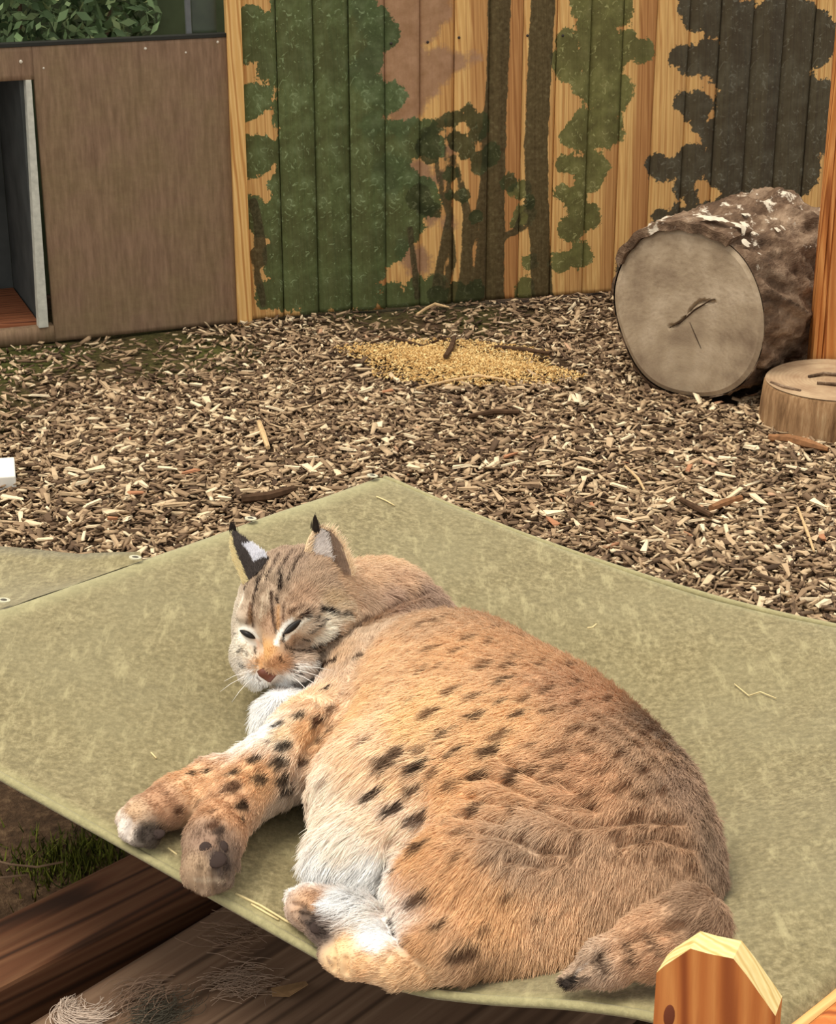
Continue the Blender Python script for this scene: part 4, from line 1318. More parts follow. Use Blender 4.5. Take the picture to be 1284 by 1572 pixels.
# ---- markings: (polyline in photograph pixels, half width px, colour, strength)
K1, K2, K3, K4 = (34, 22, 16), (76, 48, 32), (106, 68, 44), (245, 240, 230)
marks = []
def spot(x, y, l, w, col, st=.85, ang=-26):
    dx, dy = l * math.cos(math.radians(ang)), l * math.sin(math.radians(ang))
    marks.append(([(x - dx, y - dy), (x, y + .15 * l), (x + dx, y + dy)], w, col, st))
for (x, y, r_, dk) in ((605, 365, 30, 2), (600, 425, 22, 2), (825, 380, 22, 1), (825, 440, 20, 1), (525, 470, 30, 2), (435, 520, 35, 2), (650, 470, 28, 2), (455, 580, 32, 2), (565, 580, 40, 2), (345, 625, 42, 3), (260, 600, 55, 2), (205, 700, 35, 3),
    (265, 750, 40, 3), (340, 780, 42, 2), (180, 540, 28, 1), (470, 275, 25, 1), (560, 255, 22, 1), (550, 320, 28, 1), (620, 325, 20, 1), (720, 320, 20, 1), (670, 240, 20, 1), (500, 240, 25, 1), (740, 395, 30, 1), (750, 455, 25, 1),
    (920, 430, 20, 1), (820, 515, 28, 1), (775, 580, 42, 1), (600, 530, 36, 1), (380, 460, 34, 1), (450, 395, 30, 1), (350, 870, 40, 2), (330, 1030, 45, 2), (260, 940, 28, 3), (400, 1110, 34, 2), (540, 1120, 28, 1), (480, 1190, 48, 2),
    (950, 590, 25, 1), (900, 640, 25, 1), (960, 690, 30, 1), (1000, 770, 36, 1), (150, 300, 22, 1), (45, 330, 34, 2), (130, 310, 18, 2), (190, 250, 14, 1), (30, 400, 15, 2), (95, 410, 14, 1), (20, 490, 24, 2), (55, 660, 20, 1), (60, 460, 14, 1),
    (520, 660, 40, 2), (520, 760, 36, 2), (640, 660, 40, 2), (330, 690, 34, 2), (400, 640, 26, 1), (640, 300, 16, 1), (880, 520, 22, 1), (860, 580, 22, 1), (1030, 640, 26, 1), (1080, 700, 24, 1), (700, 560, 20, 1), (580, 210, 18, 1), (420, 320, 20, 1), (330, 420, 18, 1), (610, 1010, 26, 1), (700, 1090, 24, 1)):
    spot(480 + x * .4984, 860 + y * .4985, r_ * .30, max(4.2, r_ * .21), {1: K3, 2: K2, 3: (56, 38, 28)}[dk], {1: .80, 2: .90, 3: .96}[dk])
for (x, y, r_, dk) in ((695, 75, 22, 3), (775, 38, 22, 3), (845, 55, 20, 2), (715, 160, 30, 3), (605, 210, 25, 3), (700, 225, 32, 3), (710, 290, 30, 3), (620, 290, 28, 3), (515, 268, 25, 3), (510, 325, 34, 2), (545, 400, 28, 3), (548, 450, 15, 3), (430, 475, 25, 2),
    (790, 220, 25, 2), (860, 130, 20, 2), (900, 90, 15, 2), (470, 345, 12, 2), (380, 380, 14, 2), (355, 275, 16, 3), (410, 262, 14, 3), (250, 350, 8, 2), (435, 420, 12, 2), (730, 330, 26, 3), (300, 420, 20, 2), (455, 500, 24, 3), (660, 140, 10, 2), (900, 10, 14, 2)):
    spot(160 + x * .3894, 1080 + y * .3893, r_ * .18, r_ * .30, {2: (92, 62, 44), 3: K1}[dk], .9)
_r = np.random.default_rng(31)
_ex = [np.mean(m_[0], 0) for m_ in marks]
for gy_ in np.arange(955, 1330, 36):
    for gx_ in np.arange(600, 1090, 46):
        x, y = gx_ + _r.uniform(-16, 16) + (gy_ % 72) * .3, gy_ + _r.uniform(-11, 11)
        lim_l = np.interp(y, [950, 1050, 1150, 1250, 1330], [640, 600, 640, 690, 700]); lim_r = np.interp(y, [950, 1050, 1150, 1250, 1330], [790, 930, 1030, 1075, 1085])
        if not (lim_l < x < lim_r) or min(math.hypot(x - e_[0], (y - e_[1]) * 1.3) for e_ in _ex) < 30: continue
        spot(x, y, _r.uniform(6, 10), _r.uniform(4.2, 6.2), K3, .72, -24)
for (x, y, r_) in ((586, 1376, 7), (608, 1407, 8), (606, 1432, 7), (592, 1345, 6), (600, 1390, 5), (620, 1445, 6)): spot(x, y, 5, r_, (40, 30, 28), .95, 80)
for p, w_, c_, st in (
    ([(926, 1464), (932, 1490)], 9, (64, 44, 32), .9), ([(968, 1448), (978, 1474)], 6, (84, 58, 42), .8), ([(1004, 1436), (1016, 1462)], 6, (84, 58, 42), .8), ([(886, 1502), (866, 1512)], 11, (26, 20, 18), .97), ([(906, 1478), (890, 1492)], 4, (222, 206, 190), .8), ([(905, 1500), (892, 1505)], 5, (60, 44, 36), .8),
    # forehead
    ([(392, 905), (387, 934), (389, 962)], 2.2, (92, 64, 48), .85), ([(416, 910), (418, 937), (423, 970)], 2.4, (92, 64, 48), .85), ([(430, 888), (430, 906)], 3, (52, 36, 28), .9), ([(425, 918), (426, 926)], 2.4, (60, 40, 30), .9), ([(434, 930), (434, 952)], 1.8, (110, 74, 54), .8),
    ([(384, 925), (380, 958)], 1.8, (130, 84, 56), .8), ([(385, 938), (384, 958)], 2.2, (186, 138, 92), .7), ([(427, 932), (427, 964)], 2.8, (190, 144, 96), .7), ([(404, 915), (400, 950)], 1.8, (196, 176, 150), .7), ([(412, 908), (408, 940)], 1.6, (196, 176, 150), .7),
    ([(448, 848), (426, 886)], 2, (78, 54, 40), .85), ([(427, 856), (408, 892)], 2, (78, 54, 40), .85), ([(458, 858), (440, 896)], 2, (78, 54, 40), .8), ([(408, 868), (396, 902)], 2, (78, 54, 40), .85), ([(437, 852), (416, 890)], 1.6, (206, 182, 152), .7), ([(418, 860), (402, 894)], 1.6, (206, 182, 152), .7),
    ([(380, 896), (376, 906)], 3, (64, 44, 34), .85), ([(396, 890), (394, 906)], 3, (52, 36, 28), .85), ([(468, 846), (452, 872)], 2, (90, 62, 46), .7), ([(374, 915), (366, 935)], 3, (232, 222, 204), .8),
    # brow, cheek
    ([(445, 942), (462, 934)], 2.2, (122, 78, 54), .85), ([(459, 947), (474, 940)], 2.4, (76, 50, 38), .9), ([(487, 937), (500, 938)], 4, (44, 32, 26), .92), ([(506, 943), (508, 945)], 4, (44, 32, 26), .9), ([(518, 944), (530, 942)], 3, (60, 42, 32), .9), ([(480, 949), (481, 953)], 3, (40, 30, 26), .9),
    ([(473, 972), (486, 962), (498, 953)], 1.8, (60, 44, 36), .9), ([(462, 980), (473, 981)], 2, (54, 40, 32), .9), ([(470, 995), (491, 986), (509, 971)], 3, (70, 50, 38), .9), ([(439, 995), (455, 998), (470, 1003)], 2.2, (80, 58, 44), .85), ([(436, 984), (444, 1000), (452, 1010)], 1.8, (90, 64, 48), .8),
    ([(488, 981), (502, 965)], 4, (242, 234, 216), .9), ([(478, 988), (486, 972), (496, 960)], 2.4, (238, 230, 212), .85), ([(455, 1024), (477, 1016)], 4.5, (246, 240, 232), .9), ([(510, 952), (530, 950)], 4, (226, 212, 188), .8), ([(512, 932), (540, 925)], 3, (214, 194, 164), .6),
    ([(488, 1000), (505, 986)], 2.2, (80, 58, 46), .8), ([(474, 1012), (486, 1002)], 2.2, (80, 58, 46), .8),
    ([(448, 1022), (449, 1024)], 2, (50, 36, 30), .9), ([(443, 1029), (444, 1030)], 2, (50, 36, 30), .9), ([(451, 1033), (458, 1030)], 2.2, (50, 36, 30), .9), ([(430, 1010), (431, 1015)], 2.8, (110, 70, 44), .85),
    ([(371, 994), (372, 997)], 2, (96, 80, 66), .8), ([(366, 999), (368, 1000)], 1.8, (96, 80, 66), .8), ([(377, 1000), (380, 1006)], 1.8, (96, 80, 66), .8), ([(372, 1020), (377, 1024)], 2.4, (70, 54, 44), .85), ([(356, 973), (364, 973)], 2.2, (80, 64, 50), .85), ([(364, 950), (366, 953)], 2.4, (96, 80, 66), .8),
    ([(391, 984), (391, 1004)], 1.6, (96, 68, 50), .85), ([(396, 1012), (392, 1030)], 1.6, (128, 92, 66), .7),
    # pale eye rims and dark lids
    ([(365, 966), (376, 964), (388, 969), (395, 980)], 2.6, (246, 240, 226), .95), ([(368, 976), (380, 986), (391, 988)], 3.2, (240, 232, 216), .95), ([(394, 982), (397, 996)], 2, (232, 196, 168), .8),
    ([(424, 988), (429, 974), (437, 961), (448, 952)], 3.2, (248, 243, 230), .95), ([(438, 982), (452, 968), (470, 948)], 2.8, (246, 240, 224), .95), ([(433, 986), (436, 974)], 2, (40, 32, 28), .9), ([(458, 954), (472, 944)], 1.8, (70, 48, 38), .85),
    ([(386, 1034), (394, 1044), (412, 1054)], 6, (250, 248, 244), 1.0), ([(424, 1050), (438, 1046), (446, 1040)], 7, (250, 248, 244), .9), ([(392, 1022), (394, 1030)], 3, (206, 190, 170), .7),
    # mouth
    ([(393, 1036), (402, 1050), (418, 1056)], 1.3, (150, 128, 116), .8), ([(418, 1056), (432, 1060), (444, 1057), (450, 1048)], 1.8, (120, 100, 92), .85),
    # paw dark soles
    ([(222, 1280), (250, 1278), (285, 1270)], 12, (58, 48, 42), .85), ([(330, 1310), (340, 1335)], 10, (84, 70, 62), .7), ([(338, 1290), (352, 1330)], 7, (64, 52, 46), .8), ([(470, 1404), (500, 1430)], 13, (78, 66, 60), .85), ([(503, 1470), (508, 1480)], 3, (150, 120, 96), .8), ([(516, 1470), (520, 1482)], 2, (140, 104, 76), .8),
    ([(300, 1350), (345, 1352)], 4, (196, 176, 150), .6)):
    marks.append((p, w_, c_, st))
for i_ in range(len(marks)):
    p_, w_, c_, st_ = marks[i_]
    if p_[0][1] < 1062 and p_[0][0] < 565: marks[i_] = (p_, w_ * 1.15, tuple(x * .72 for x in c_) if sum(c_) < 420 else c_, min(1, st_ * 1.15))
for s_ in (zq(700, 880, .455, [(520, 300), (640, 420), (760, 560), (830, 700), (850, 900)]),): marks.append((s_, 16, (112, 90, 70), .35))
M3 = []
for p, w_, c_, st in marks:
    q = line3(p, 2.0)
    if q is not None:
        D_ = float(((q - CAM) @ FW).mean())
        M3.append((q, w_ * D_ / FPX, np.array(lin(*c_)), st))

def n3(P, f, seed):
    return (np.sin(P[:, 0] * f + seed) * np.cos(P[:, 1] * f * 1.13 + seed * 2.1) + np.sin(P[:, 1] * f * .83 + P[:, 2] * f * 1.21 + seed * .7) * np.cos(P[:, 0] * f * 1.37 - seed)) * .5
def lift_c(C_):
    # strands shade one another, so a pelt looks darker than its single hairs
    g = C_.mean(1, keepdims=True)
    out = (g + (C_ - g) * 1.02).clip(.01) ** .74 * 1.06
    return out / np.maximum(out.max(1, keepdims=True) / .97, 1)
def coat(P, jitter=0.0):
    if jitter:
        P = P + RNG.normal(size=P.shape) * jitter
    C_ = idw(P, AP, AC)
    hw_ = np.clip((idw(P, LP, LV, 3.0, .01) - .004) / .011, .12, 1)
    C_ = C_ * (1 - hw_) + lift_c(C_) * hw_
    for q, w_, c_, st in M3:
        lo_, hi_ = q.min(0) - w_ * 2.2, q.max(0) + w_ * 2.2
        m = np.where(((P > lo_) & (P < hi_)).all(1))[0]
        if not len(m): continue
        d = np.sqrt(((P[m][:, None] - q[None]) ** 2).sum(-1)).min(1)
        f_ = st * np.clip((1.35 * w_ - d) / (.7 * w_), 0, 1)[:, None]
        C_[m] = C_[m] * (1 - f_) + c_ * f_
    return C_

cat_base = Pc(780, 1290, 0)
bob = empty('bobcat', cat_base)
tag(bob, 'plump spotted bobcat dozing curled on its side on the olive canvas hammock', 'bobcat')
CO = np.array(cat_base)
furm = NT('bobcat_coat', .75, .15)
furm.set(furm.b.inputs['Base Color'], furm.attr('coat', 'Color'))
body = npmesh('body', BV - CO, BQ.reshape(-1), 4, furm.m, bob, True)
def set_coat(ob, C_, mul=1.0):
    a_ = ob.data.attributes.new('coat', 'FLOAT_COLOR', 'POINT')
    a_.data.foreach_set('color', np.concatenate([C_ * mul, np.ones((len(C_), 1))], 1).astype(np.float32).ravel())
set_coat(body, coat(BV))

# ---- fur strands
guides = '''650 960 -.6 .4|600 1050 -.8 .5|700 1050 -.85 .4|800 1050 -.9 .35|900 1100 -.8 .4|1000 1180 -.5 .6|1060 1250 -.1 1|1085 1330 -.2 1|650 1150 -.85 .45|750 1200 -.9 .3|850 1220 -.8 .3|550 1200 -.6 .8|500 1280 -.5 .85|540 1380 -.3 .95|700 1300 -.7 .5|800 1320 -.3 .8|900 1330 -.2 .9|1000 1350 -.2 1|700 1420 -.5 .8|800 1430 -.2 1|900 1440 -.2 1|650 1480 -.7 .6|
440 870 .05 -1|400 950 -.1 -1|365 980 -.8 -.1|360 1000 -.7 .3|480 950 .9 -.4|500 985 .8 .2|410 1010 0 -1|445 1040 .6 .4|392 1045 -.4 .7|530 900 .8 .2|590 900 .8 .3|560 960 .8 .3|620 930 .6 .5|410 1090 -.2 1|470 1010 .7 .4|450 1140 -.7 .7|380 1220 -.6 .75|325 1300 -.1 1|280 1220 -.9 .4|215 1255 -.9 .4|600 1485 -1 .0|520 1400 -.8 -.4|1000 1450 -.9 .4|900 1490 -.9 .4|430 960 .1 -1|460 900 .3 -.9'''
GP, GD = [], []
for ln in guides.replace('\n', '').split('|'):
    x, y, dx, dy = map(float, ln.split())
    h0, h1 = hit(x, y), hit(x + 6 * dx, y + 6 * dy)
    if h0 is None: continue
    if h1 is None or np.linalg.norm(h1 - h0) > .03: h1 = h0 + (RT * dx - UP * dy) * .005
    d = h1 - h0
    GP.append(h0); GD.append(d / (np.linalg.norm(d) + 1e-9))
GP, GD = np.array(GP), np.array(GD)
def scatter(V, N_, Q, n, keep=None):
    tri = np.concatenate([Q[:, [0, 1, 2]], Q[:, [0, 2, 3]]])
    ar = np.linalg.norm(np.cross(V[tri[:, 1]] - V[tri[:, 0]], V[tri[:, 2]] - V[tri[:, 0]]), axis=1)
    if keep is not None: ar = ar * keep[tri].mean(1)
    t = RNG.choice(len(tri), n, p=ar / ar.sum())
    u_, v_ = RNG.random(n), RNG.random(n)
    sw = u_ + v_ > 1; u_[sw] = 1 - u_[sw]; v_[sw] = 1 - v_[sw]
    w_ = np.stack([1 - u_ - v_, u_, v_], -1)
    P = (V[tri[t]] * w_[..., None]).sum(1); Nn = (N_[tri[t]] * w_[..., None]).sum(1)
    return P, Nn / (np.linalg.norm(Nn, axis=1)[:, None] + 1e-9)
def strands(name, P, D0, D1, L, C_, r0, parent, mat, off):
    n = len(P); k = 4
    pos = np.zeros((n, k, 3)); pos[:, 0] = P
    for i in range(1, k):
        f_ = i / (k - 1)
        d = D0 * (1 - f_) + D1 * f_
        d /= np.linalg.norm(d, axis=1)[:, None] + 1e-9
        pos[:, i] = pos[:, i - 1] + d * (L / (k - 1))[:, None]
    cu = bpy.data.hair_curves.new(name)
    cu.add_curves([k] * n)
    cu.points.foreach_set('position', (pos - off).astype(np.float32).ravel())
    ra = cu.attributes.get('radius') or cu.attributes.new('radius', 'FLOAT', 'POINT')
    ra.data.foreach_set('value', np.tile(np.array([1, .95, .7, .2]) * r0, n).astype(np.float32))
    ca = cu.attributes.new('coat', 'FLOAT_COLOR', 'CURVE')
    ca.data.foreach_set('color', np.concatenate([C_, np.ones((n, 1))], 1).astype(np.float32).ravel())
    o = bpy.data.objects.new(name, cu); COL.objects.link(o); o.parent = parent
    cu.materials.append(mat)
    o['kind'] = 'stuff'
    return o
hm = NT('fur_strand', .6, .12)
hm.set(hm.b.inputs['Base Color'], hm.attr('coat', 'Color'))
headness = np.clip(1 - np.linalg.norm(BV - HC, axis=1) / .12, 0, 1)
low = np.clip((BV[:, 2] - canvas_z(BV[:, 0], BV[:, 1]) - .002) / .006, .0, 1)
NH = 420000
P, Nn = scatter(BV, BN, BQ, NH, (1 + 2.2 * (headness > 0)) * low)
T_ = idw(P, GP, GD, 3.0, .02)
T_ -= Nn * (T_ * Nn).sum(1)[:, None]
T_ /= np.linalg.norm(T_, axis=1)[:, None] + 1e-9
cl = np.stack([n3(P, 190, 1.3), n3(P, 210, 4.1), n3(P, 170, 7.7)], -1)
T_ = T_ + .30 * cl + RNG.normal(size=P.shape) * .14
L = idw(P, LP, LV, 3.0, .01)[:, 0] * RNG.uniform(.65, 1.2, NH)
C_ = coat(P, .0010) * (RNG.uniform(.80, 1.18, NH) * (1 + .10 * n3(P, 260, 2.2)))[:, None]
keep_dry = P[:, 2] - canvas_z(P[:, 0], P[:, 1])
lift = .55 + .25 * RNG.random(NH)
D0 = T_ + Nn * lift[:, None]; D1 = T_ + Nn * .08 + np.array([0, 0, -.06])
bare = np.zeros(len(P), bool)
for ln_, rr in (([(369, 968), (394, 981)], .0042), ([(435, 974), (462, 952)], .0046), ([(402, 1036), (412, 1038), (422, 1035)], .0075)):
    q = line3(ln_, 2.0)
    near = np.where(np.linalg.norm(P - q.mean(0), axis=1) < .05)[0]
    bare[near] |= np.sqrt(((P[near][:, None] - q[None]) ** 2).sum(-1)).min(1) < rr
kp = ~bare
strands('fur', (P - Nn * .001)[kp], D0[kp], D1[kp], L[kp], np.clip(C_, 0, 1)[kp], .00029, bob, hm.m, CO)

# ---- ears
def ear(name, left, right, depth0, bulge, colfun, label):
    nh, na = 16, 13
    lf, rt = np.array(left, float), np.array(right, float)
    tt = np.linspace(0, 1, nh)
    l2 = np.stack([np.interp(tt, np.linspace(0, 1, len(lf)), lf[:, i]) for i in (0, 1)], -1)
    r2 = np.stack([np.interp(tt, np.linspace(0, 1, len(rt)), rt[:, i]) for i in (0, 1)], -1)
    V = np.zeros((nh, na, 3)); C_ = np.zeros((nh, na, 3))
    for i in range(nh):
        for j in range(na):
            a_ = j / (na - 1); p = l2[i] * (1 - a_) + r2[i] * a_
            dep = depth0 - bulge * math.sin(math.pi * a_) * (1 - tt[i]) ** .6 + .010 * tt[i]
            V[i, j] = Pd(p[0], p[1], dep); C_[i, j] = lin(*colfun(a_, tt[i]))
    V = V.reshape(-1, 3); C_ = C_.reshape(-1, 3)
    I, J = np.meshgrid(np.arange(nh - 1), np.arange(na - 1), indexing='ij')
    q = np.stack([I * na + J, I * na + J + 1, (I + 1) * na + J + 1, (I + 1) * na + J], -1).reshape(-1, 4)
    nrm = vert_normals(V, q)
    B_ = V - nrm * .0028; n_ = len(V)
    ed = [(i * na, (i + 1) * na) for i in range(nh - 1)] + [((i + 1) * na + na - 1, i * na + na - 1) for i in range(nh - 1)] + [((nh - 1) * na + j, (nh - 1) * na + j + 1) for j in range(na - 1)]
    rim = np.array([(b_, a_, a_ + n_, b_ + n_) for a_, b_ in ed])
    o = npmesh(name, np.concatenate([V, B_]) - CO, np.concatenate([q, q[:, ::-1] + n_, rim]).reshape(-1), 4, furm.m, bob, True)
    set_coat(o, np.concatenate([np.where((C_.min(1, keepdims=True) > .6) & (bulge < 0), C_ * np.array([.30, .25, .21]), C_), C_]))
    o['label'] = label
    return V, nrm, q, C_, o
hdep = float((hd(0, .05, -.02) - CAM) @ FW)
def lcol(a_, h):
    if a_ < .22: return (226, 206, 150)
    if a_ > .50 and h < .62 and h > .1 + .2 * (1 - a_): return (226, 224, 230)
    return (58, 50, 46)
def rcol(a_, h):
    if a_ > .93 or a_ < .05: return (222, 192, 152)
    if h > .74: return (112, 90, 72)
    if .16 < a_ < .58 and .08 < h < .62: return (240, 230, 222)
    return (132, 106, 86)
E1 = ear('ear', [(374, 898), (358, 860), (354, 838), (357, 816)], [(414, 862), (406, 848), (384, 834), (358, 816)], hdep - .012, .018, lcol, 'dark backed ear with a pale grey spot')
E2 = ear('ear', [(464, 880), (468, 850), (474, 828), (484, 812), (490, 810)], [(543, 884), (536, 862), (526, 836), (510, 817), (492, 810)], hdep - .004, -.016, rcol, 'ear opening lined with white hair')
for (V, nrm, q, C0, o), n, ln_, dirp, inner in ((E1, 4200, .0045, (-.25, -1), False), (E2, 5200, .005, (.0, -1), True)):
    nn = nrm if ((nrm @ FW).mean() < 0) else -nrm
    P, Nn = scatter(V, nn, q, n)
    d2 = ((P[:, None] - V[None]) ** 2).sum(-1); cc_ = C0[d2.argmin(1)]
    T_ = np.tile(RT * dirp[0] - UP * dirp[1], (n, 1)) + RNG.normal(size=(n, 3)) * .25
    L = np.full(n, ln_) * RNG.uniform(.6, 1.3, n)
    if inner:
        wh = cc_.mean(1) > .45
        T_[wh] = (RT * .55 + UP * .75) + RNG.normal(size=(wh.sum(), 3)) * .2; L[wh] *= 2.2; T_[wh] *= 1.0
    strands('ear_fur', P, T_ + Nn * .5, T_ + Nn * .15, L, lift_c(cc_) * RNG.uniform(.85, 1.1, n)[:, None], .0003, o, hm.m, CO)
for (px, py, dx, dy, o, ln_) in ((359, 820, -.12, -1, E1[4], .013), (485, 813, -.08, -1, E2[4], .016)):
    n = 260
    P = np.stack([Pd(px + a_, py + b_, hdep - .004) for a_, b_ in RNG.normal(size=(n, 2)) * np.array([2.4, 2.2])])
    T_ = np.tile(RT * dx - UP * dy, (n, 1)); cen = Pd(px + 13 * dx, py + 13 * dy, hdep - .004)
    L = np.full(n, ln_) * RNG.uniform(.5, 1.1, n)
    D1 = (cen - P); D1 /= np.linalg.norm(D1, axis=1)[:, None]
    strands('ear_tuft', P, T_, D1 * .5 + T_, L, np.tile(np.array(lin(34, 26, 22)), (n, 1)), .0004, o, hm.m, CO)

# ---- eyes, nose, whiskers, pads
eyem = NT('dark_eye', .45, .25); eyem.col(eyem.ramp(eyem.noise(eyem.coord(), 200, 2), [(.3, lin(16, 14, 12)), (.7, lin(34, 28, 22))]))
def almond(name, pa, pb, hw, mat, lift_=.0022, th_=.003):
    a_, b_ = hit(*pa), hit(*pb); m_ = hit((pa[0] + pb[0]) / 2, (pa[1] + pb[1]) / 2)
    ex = (b_ - a_); L_ = np.linalg.norm(ex) / 2; ex /= 2 * L_
    nz = -ray((pa[0] + pb[0]) / 2, (pa[1] + pb[1]) / 2); nz /= np.linalg.norm(nz); nz -= ex * (nz @ ex); nz /= np.linalg.norm(nz)
    ey = np.cross(nz, ex)
    hwm = hw * 2.2 / FPX
    v, f = [], []
    na, nb_ = 20, 8
    for i in range(na + 1):
        s_ = -1 + 2 * i / na; wq = hwm * max(0, 1 - s_ * s_) ** .8
        for j in range(nb_):
            an = 2 * math.pi * j / nb_
            v.append((a_ + b_) / 2 + (m_ - (a_ + b_) / 2) * (1 - s_ * s_) + ex * s_ * L_ + ey * wq * math.cos(an) + nz * (th_ * (1 - s_ * s_) * math.sin(an) + lift_) - CO)
    for i in range(na):
        for j in range(nb_): f.append((i * nb_ + j, i * nb_ + (j + 1) % nb_, (i + 1) * nb_ + (j + 1) % nb_, (i + 1) * nb_ + j))
    return pydata(name, v, f, mat, bob, True)
almond('eye', (369, 968), (394, 981), 4.4, eyem.m, .0034)
almond('eye', (435, 974), (462, 952), 5.2, eyem.m, .0034)
nosem = plain('brown_nose', lin(108, 62, 45), .45, .35, 0, .2, 150)
hn = hit(412, 1036); nzv = HMAT[:, 2]; nxv = HMAT[:, 0]; nyv = HMAT[:, 1]
v, f = [], []
outl = [(-.0125, .006), (-.006, .0085), (.006, .0085), (.0125, .006), (.0115, .000), (.006, -.005), (.0015, -.0095), (-.0015, -.0095), (-.006, -.005), (-.0115, .0)]
for sc_, dz_ in ((1.0, -.003), (1.0, .001), (.8, .0035), (.35, .0048)):
    for (x, y) in outl: v.append(hn + nxv * x * sc_ + nyv * y * sc_ + nzv * dz_ - CO)
n_ = len(outl)
for r_ in range(3):
    for k in range(n_): f.append((r_ * n_ + k, r_ * n_ + (k + 1) % n_, (r_ + 1) * n_ + (k + 1) % n_, (r_ + 1) * n_ + k))
f.append(tuple(3 * n_ + k for k in range(n_)))
pydata('nose', v, f, nosem, bob, True)
whm2 = plain('white_whisker', lin(236, 232, 224), .4, .4, 0, .05)
for (pa, pb, bend) in (((446, 1028), (505, 1046), 4), ((448, 1033), (498, 1062), 5), ((444, 1036), (484, 1076), 5), ((388, 1032), (344, 1046), 4), ((386, 1036), (338, 1062), 4), ((390, 1040), (356, 1078), 4), ((450, 1024), (512, 1030), 3)):
    h0 = hit(*pa)
    if h0 is None: continue
    dd = float((h0 - CAM) @ FW)
    pts = [h0] + [Pd(pa[0] + (pb[0] - pa[0]) * t, pa[1] + (pb[1] - pa[1]) * t + bend * math.sin(math.pi * t) * -1, dd - .022 * t) for t in (.33, .66, 1.0)]
    tv, tf = tube_mesh([p - CO for p in pts], [.0004, .00035, .0003, .00012], 5)
    pydata('whisker', tv, tf, whm2, bob, True)
padm = plain('dark_paw_pad', lin(60, 48, 43), .75, .12, 0, .2, 120)
for (px, py, rx, ry) in ((332, 1320, .011, .009), (316, 1302, .007, .007), (342, 1300, .006, .007), (240, 1281, .010, .006), (489, 1424, .009, .007)):
    h0 = hit(px, py)
    if h0 is None: continue
    bm = bmesh.new(); bmesh.ops.create_icosphere(bm, subdivisions=2, radius=1)
    o = bm_obj('paw_pad', bm, padm, bob, True); o.location = h0 - CO + ray(px, py) * .0012; o.scale = (rx, .0026, ry); o.rotation_euler = (-.9, 0, .3)
print('cat', len(BV), len(M3))

# ================================================================== STRAWS, MOULTED FUR, MOSS
strawm = plain('straw', lin(220, 200, 148), .7, .2, 0, .12)
def straw(px_pts, r, label, h=.0022):
    pts = [Pc(x, y, h) for x, y in px_pts]
    c0 = pts[0]
    tv, tf = tube_mesh([p - c0 for p in pts], [r] * len(pts), 6)
    o = pydata('straw', tv, tf, strawm, None, True); o.location = c0
    tag(o, label, 'straw'); return o
straw([(362, 1372), (400, 1390), (440, 1414), (462, 1424)], .0013, 'long yellow straw on the canvas between fore paw and hind paw')
straw([(386, 1388), (410, 1402), (428, 1412)], .0011, 'short straw lying beside the long straw by the fore paw')
straw([(258, 1302), (272, 1312)], .0012, 'tiny straw on the canvas between the two fore paws')
straw([(578, 762), (592, 768), (606, 776)], .0011, 'thin straw on the canvas near its far corner')
straw([(902, 964), (910, 963), (916, 958)], .0013, 'small curled straw on the canvas behind the bobcat')
straw([(1128, 1050), (1150, 1068), (1168, 1062), (1192, 1072)], .0008, 'thin zigzag fibre on the canvas right of the bobcat')
straw([(446, 1372), (450, 1378)], .0011, 'tiny straw standing at the hind paw tip')
straw([(232, 1155), (240, 1164)], .0009, 'short fibre on the canvas left of the fore legs')

tuftm = NT('moulted_fur', .7, .1)
tuftm.col(tuftm.attr('coat', 'Color'))
def tuft(px, py, z, n, spread, ln_, curl, colr, label, group=None):
    c0 = Pz(px, py, z)
    o0 = empty('fur_tuft', c0)
    tag(o0, label, 'fur tuft', group)
    k = 6
    P = c0 + RNG.normal(size=(n, 3)) * np.array([spread, spread, .003])
    az = RNG.uniform(0, 6.28) + RNG.normal(size=n) * .35
    pos = np.zeros((n, k, 3)); pos[:, 0] = P
    n_l = 1.0
    cv_ = RNG.normal(size=n) * .07 + curl
    for i in range(1, k):
        az = az + cv_
        pos[:, i] = pos[:, i - 1] + np.stack([np.cos(az), np.sin(az), np.abs(np.sin(az * 1.3)) * .18 * (1 if i < 4 else -1)], -1) * (ln_ / k)
    pos[..., 2] = np.maximum(pos[..., 2], z + .001)
    cu = bpy.data.hair_curves.new('fur_tuft_hair'); cu.add_curves([k] * n)
    cu.points.foreach_set('position', (pos - c0).astype(np.float32).ravel())
    ra = cu.attributes.get('radius') or cu.attributes.new('radius', 'FLOAT', 'POINT')
    ra.data.foreach_set('value', np.full(n * k, .00032, np.float32))
    ca = cu.attributes.new('coat', 'FLOAT_COLOR', 'CURVE')
    cc_ = np.array(lin(*colr)) * RNG.uniform(.7, 1.2, n)[:, None]
    ca.data.foreach_set('color', np.concatenate([cc_, np.ones((n, 1))], 1).astype(np.float32).ravel())
    o = bpy.data.objects.new('hair', cu); COL.objects.link(o); o.parent = o0; cu.materials.append(tuftm.m)
    o['kind'] = 'stuff'
tuft(110, 1540, .078, 150, .006, .085, .55, (206, 186, 168), 'pale curled tuft of moulted fur at the edge of the dusty board')
tuft(240, 1520, .078, 110, .018, .050, .12, (150, 124, 104), 'flat tan tuft of moulted fur in the middle of the dusty board')
tuft(390, 1510, .078, 120, .016, .045, .15, (156, 132, 112), 'pale flattened tuft of moulted fur under the hammock edge')
tuft(340, 1440, .078, 60, .02, .04, .15, (140, 114, 94), 'thin wispy tuft of fur at the board end under the canvas')
tuft(225, 1562, .078, 220, .016, .04, .4, (84, 78, 66), 'dark grey tuft of fur lying on the dusty board')
leafm = plain('dry_leaf', lin(134, 104, 72), .8, .15, 0, .25)
c0 = Pz(445, 1522, .08)
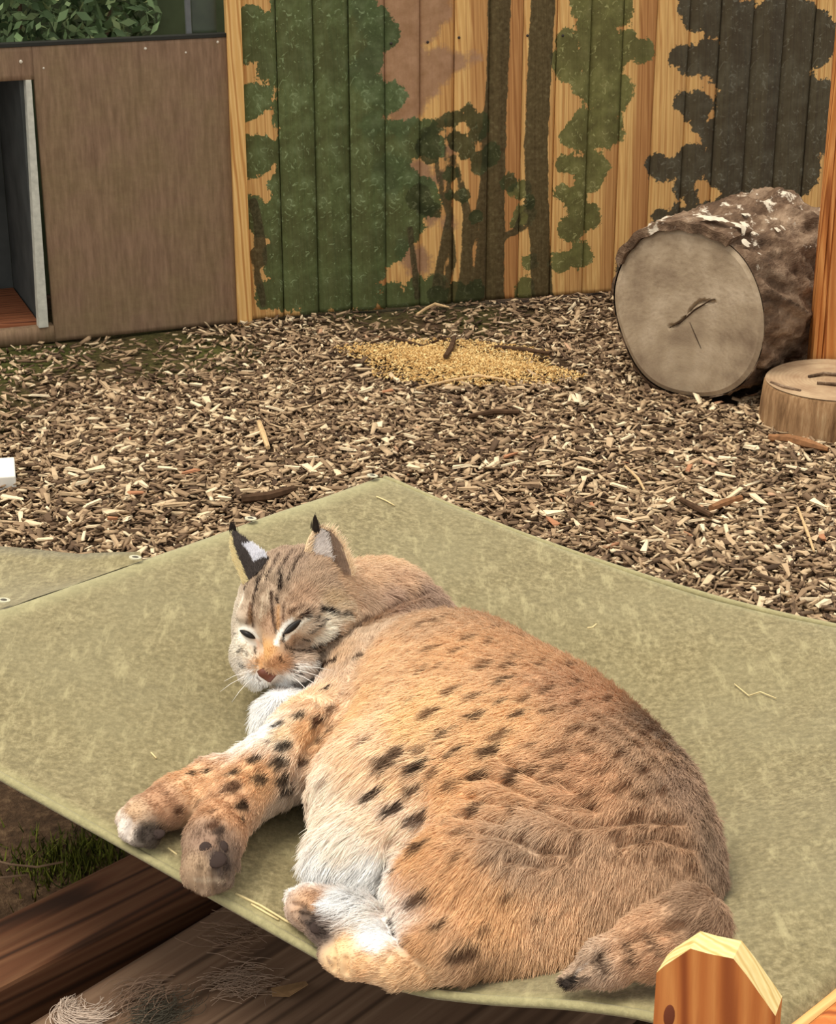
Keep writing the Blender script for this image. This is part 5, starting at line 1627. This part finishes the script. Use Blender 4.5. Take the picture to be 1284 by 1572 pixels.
v = [np.array(p) for p in ((-.020, -.008, 0), (.0, -.014, .004), (.022, -.002, .012), (.018, .012, .006), (-.004, .010, .001), (-.022, .004, .002))]
lf = pydata('dry_leaf', v + [p + np.array([0, 0, -.0012]) for p in v], [(0, 1, 2, 3, 4, 5), (11, 10, 9, 8, 7, 6)] + [(i, i + 6, (i + 1) % 6 + 6, (i + 1) % 6) for i in range(6)], leafm); lf.location = c0
tag(lf, 'small curled dry leaf on the dusty board under the canvas', 'leaf')
# moss clump and roots at the left under the canvas
msm = NT('moss_blade', .8, .1); msm.col(msm.ramp(msm.attr('rnd'), [(0, lin(40, 46, 16)), (1, lin(104, 108, 40))]))
n = 900
c0 = Pz(112, 1298, .02)
B0 = c0 + np.stack([RNG.normal(size=n) * .05, RNG.normal(size=n) * .035, np.zeros(n)], -1)
B0[:, 2] = ground_z(B0[:, 0], B0[:, 1])
hh = RNG.uniform(.008, .028, n); an = RNG.uniform(0, 6.28, n)
dx = np.stack([np.cos(an), np.sin(an), 0 * an], -1) * .0016
tipv = B0 + np.stack([RNG.normal(size=n) * .008, RNG.normal(size=n) * .008, hh], -1)
V = np.stack([B0 - dx, B0 + dx, tipv], 1).reshape(-1, 3)
ms = npmesh('moss_clump', V, np.arange(3 * n), 3, msm.m)
at = ms.data.attributes.new('rnd', 'FLOAT', 'POINT'); at.data.foreach_set('value', np.repeat(RNG.random(n), 3).astype(np.float32))
tag(ms, 'small clump of green moss on the earth under the hammock', 'moss', kind='stuff')
rootm = plain('pale_root', lin(128, 104, 82), .85, .1, 0, .2)
for pts, lb in (([(-20, 1352), (20, 1362), (60, 1366), (100, 1358)], 'thin pale root trailing along the top of the ground beam'), ([(-20, 1384), (10, 1382), (45, 1378)], 'short pale root beside the reddish ground beam')):
    q = [Pz(x, y, .06) for x, y in pts]
    for p in q: p[2] = .095
    tv, tf = tube_mesh([p - q[0] for p in q], [.0016] * len(q), 6)
    o = pydata('root', tv, tf, rootm, None, True); o.location = q[0]; tag(o, lb, 'root')
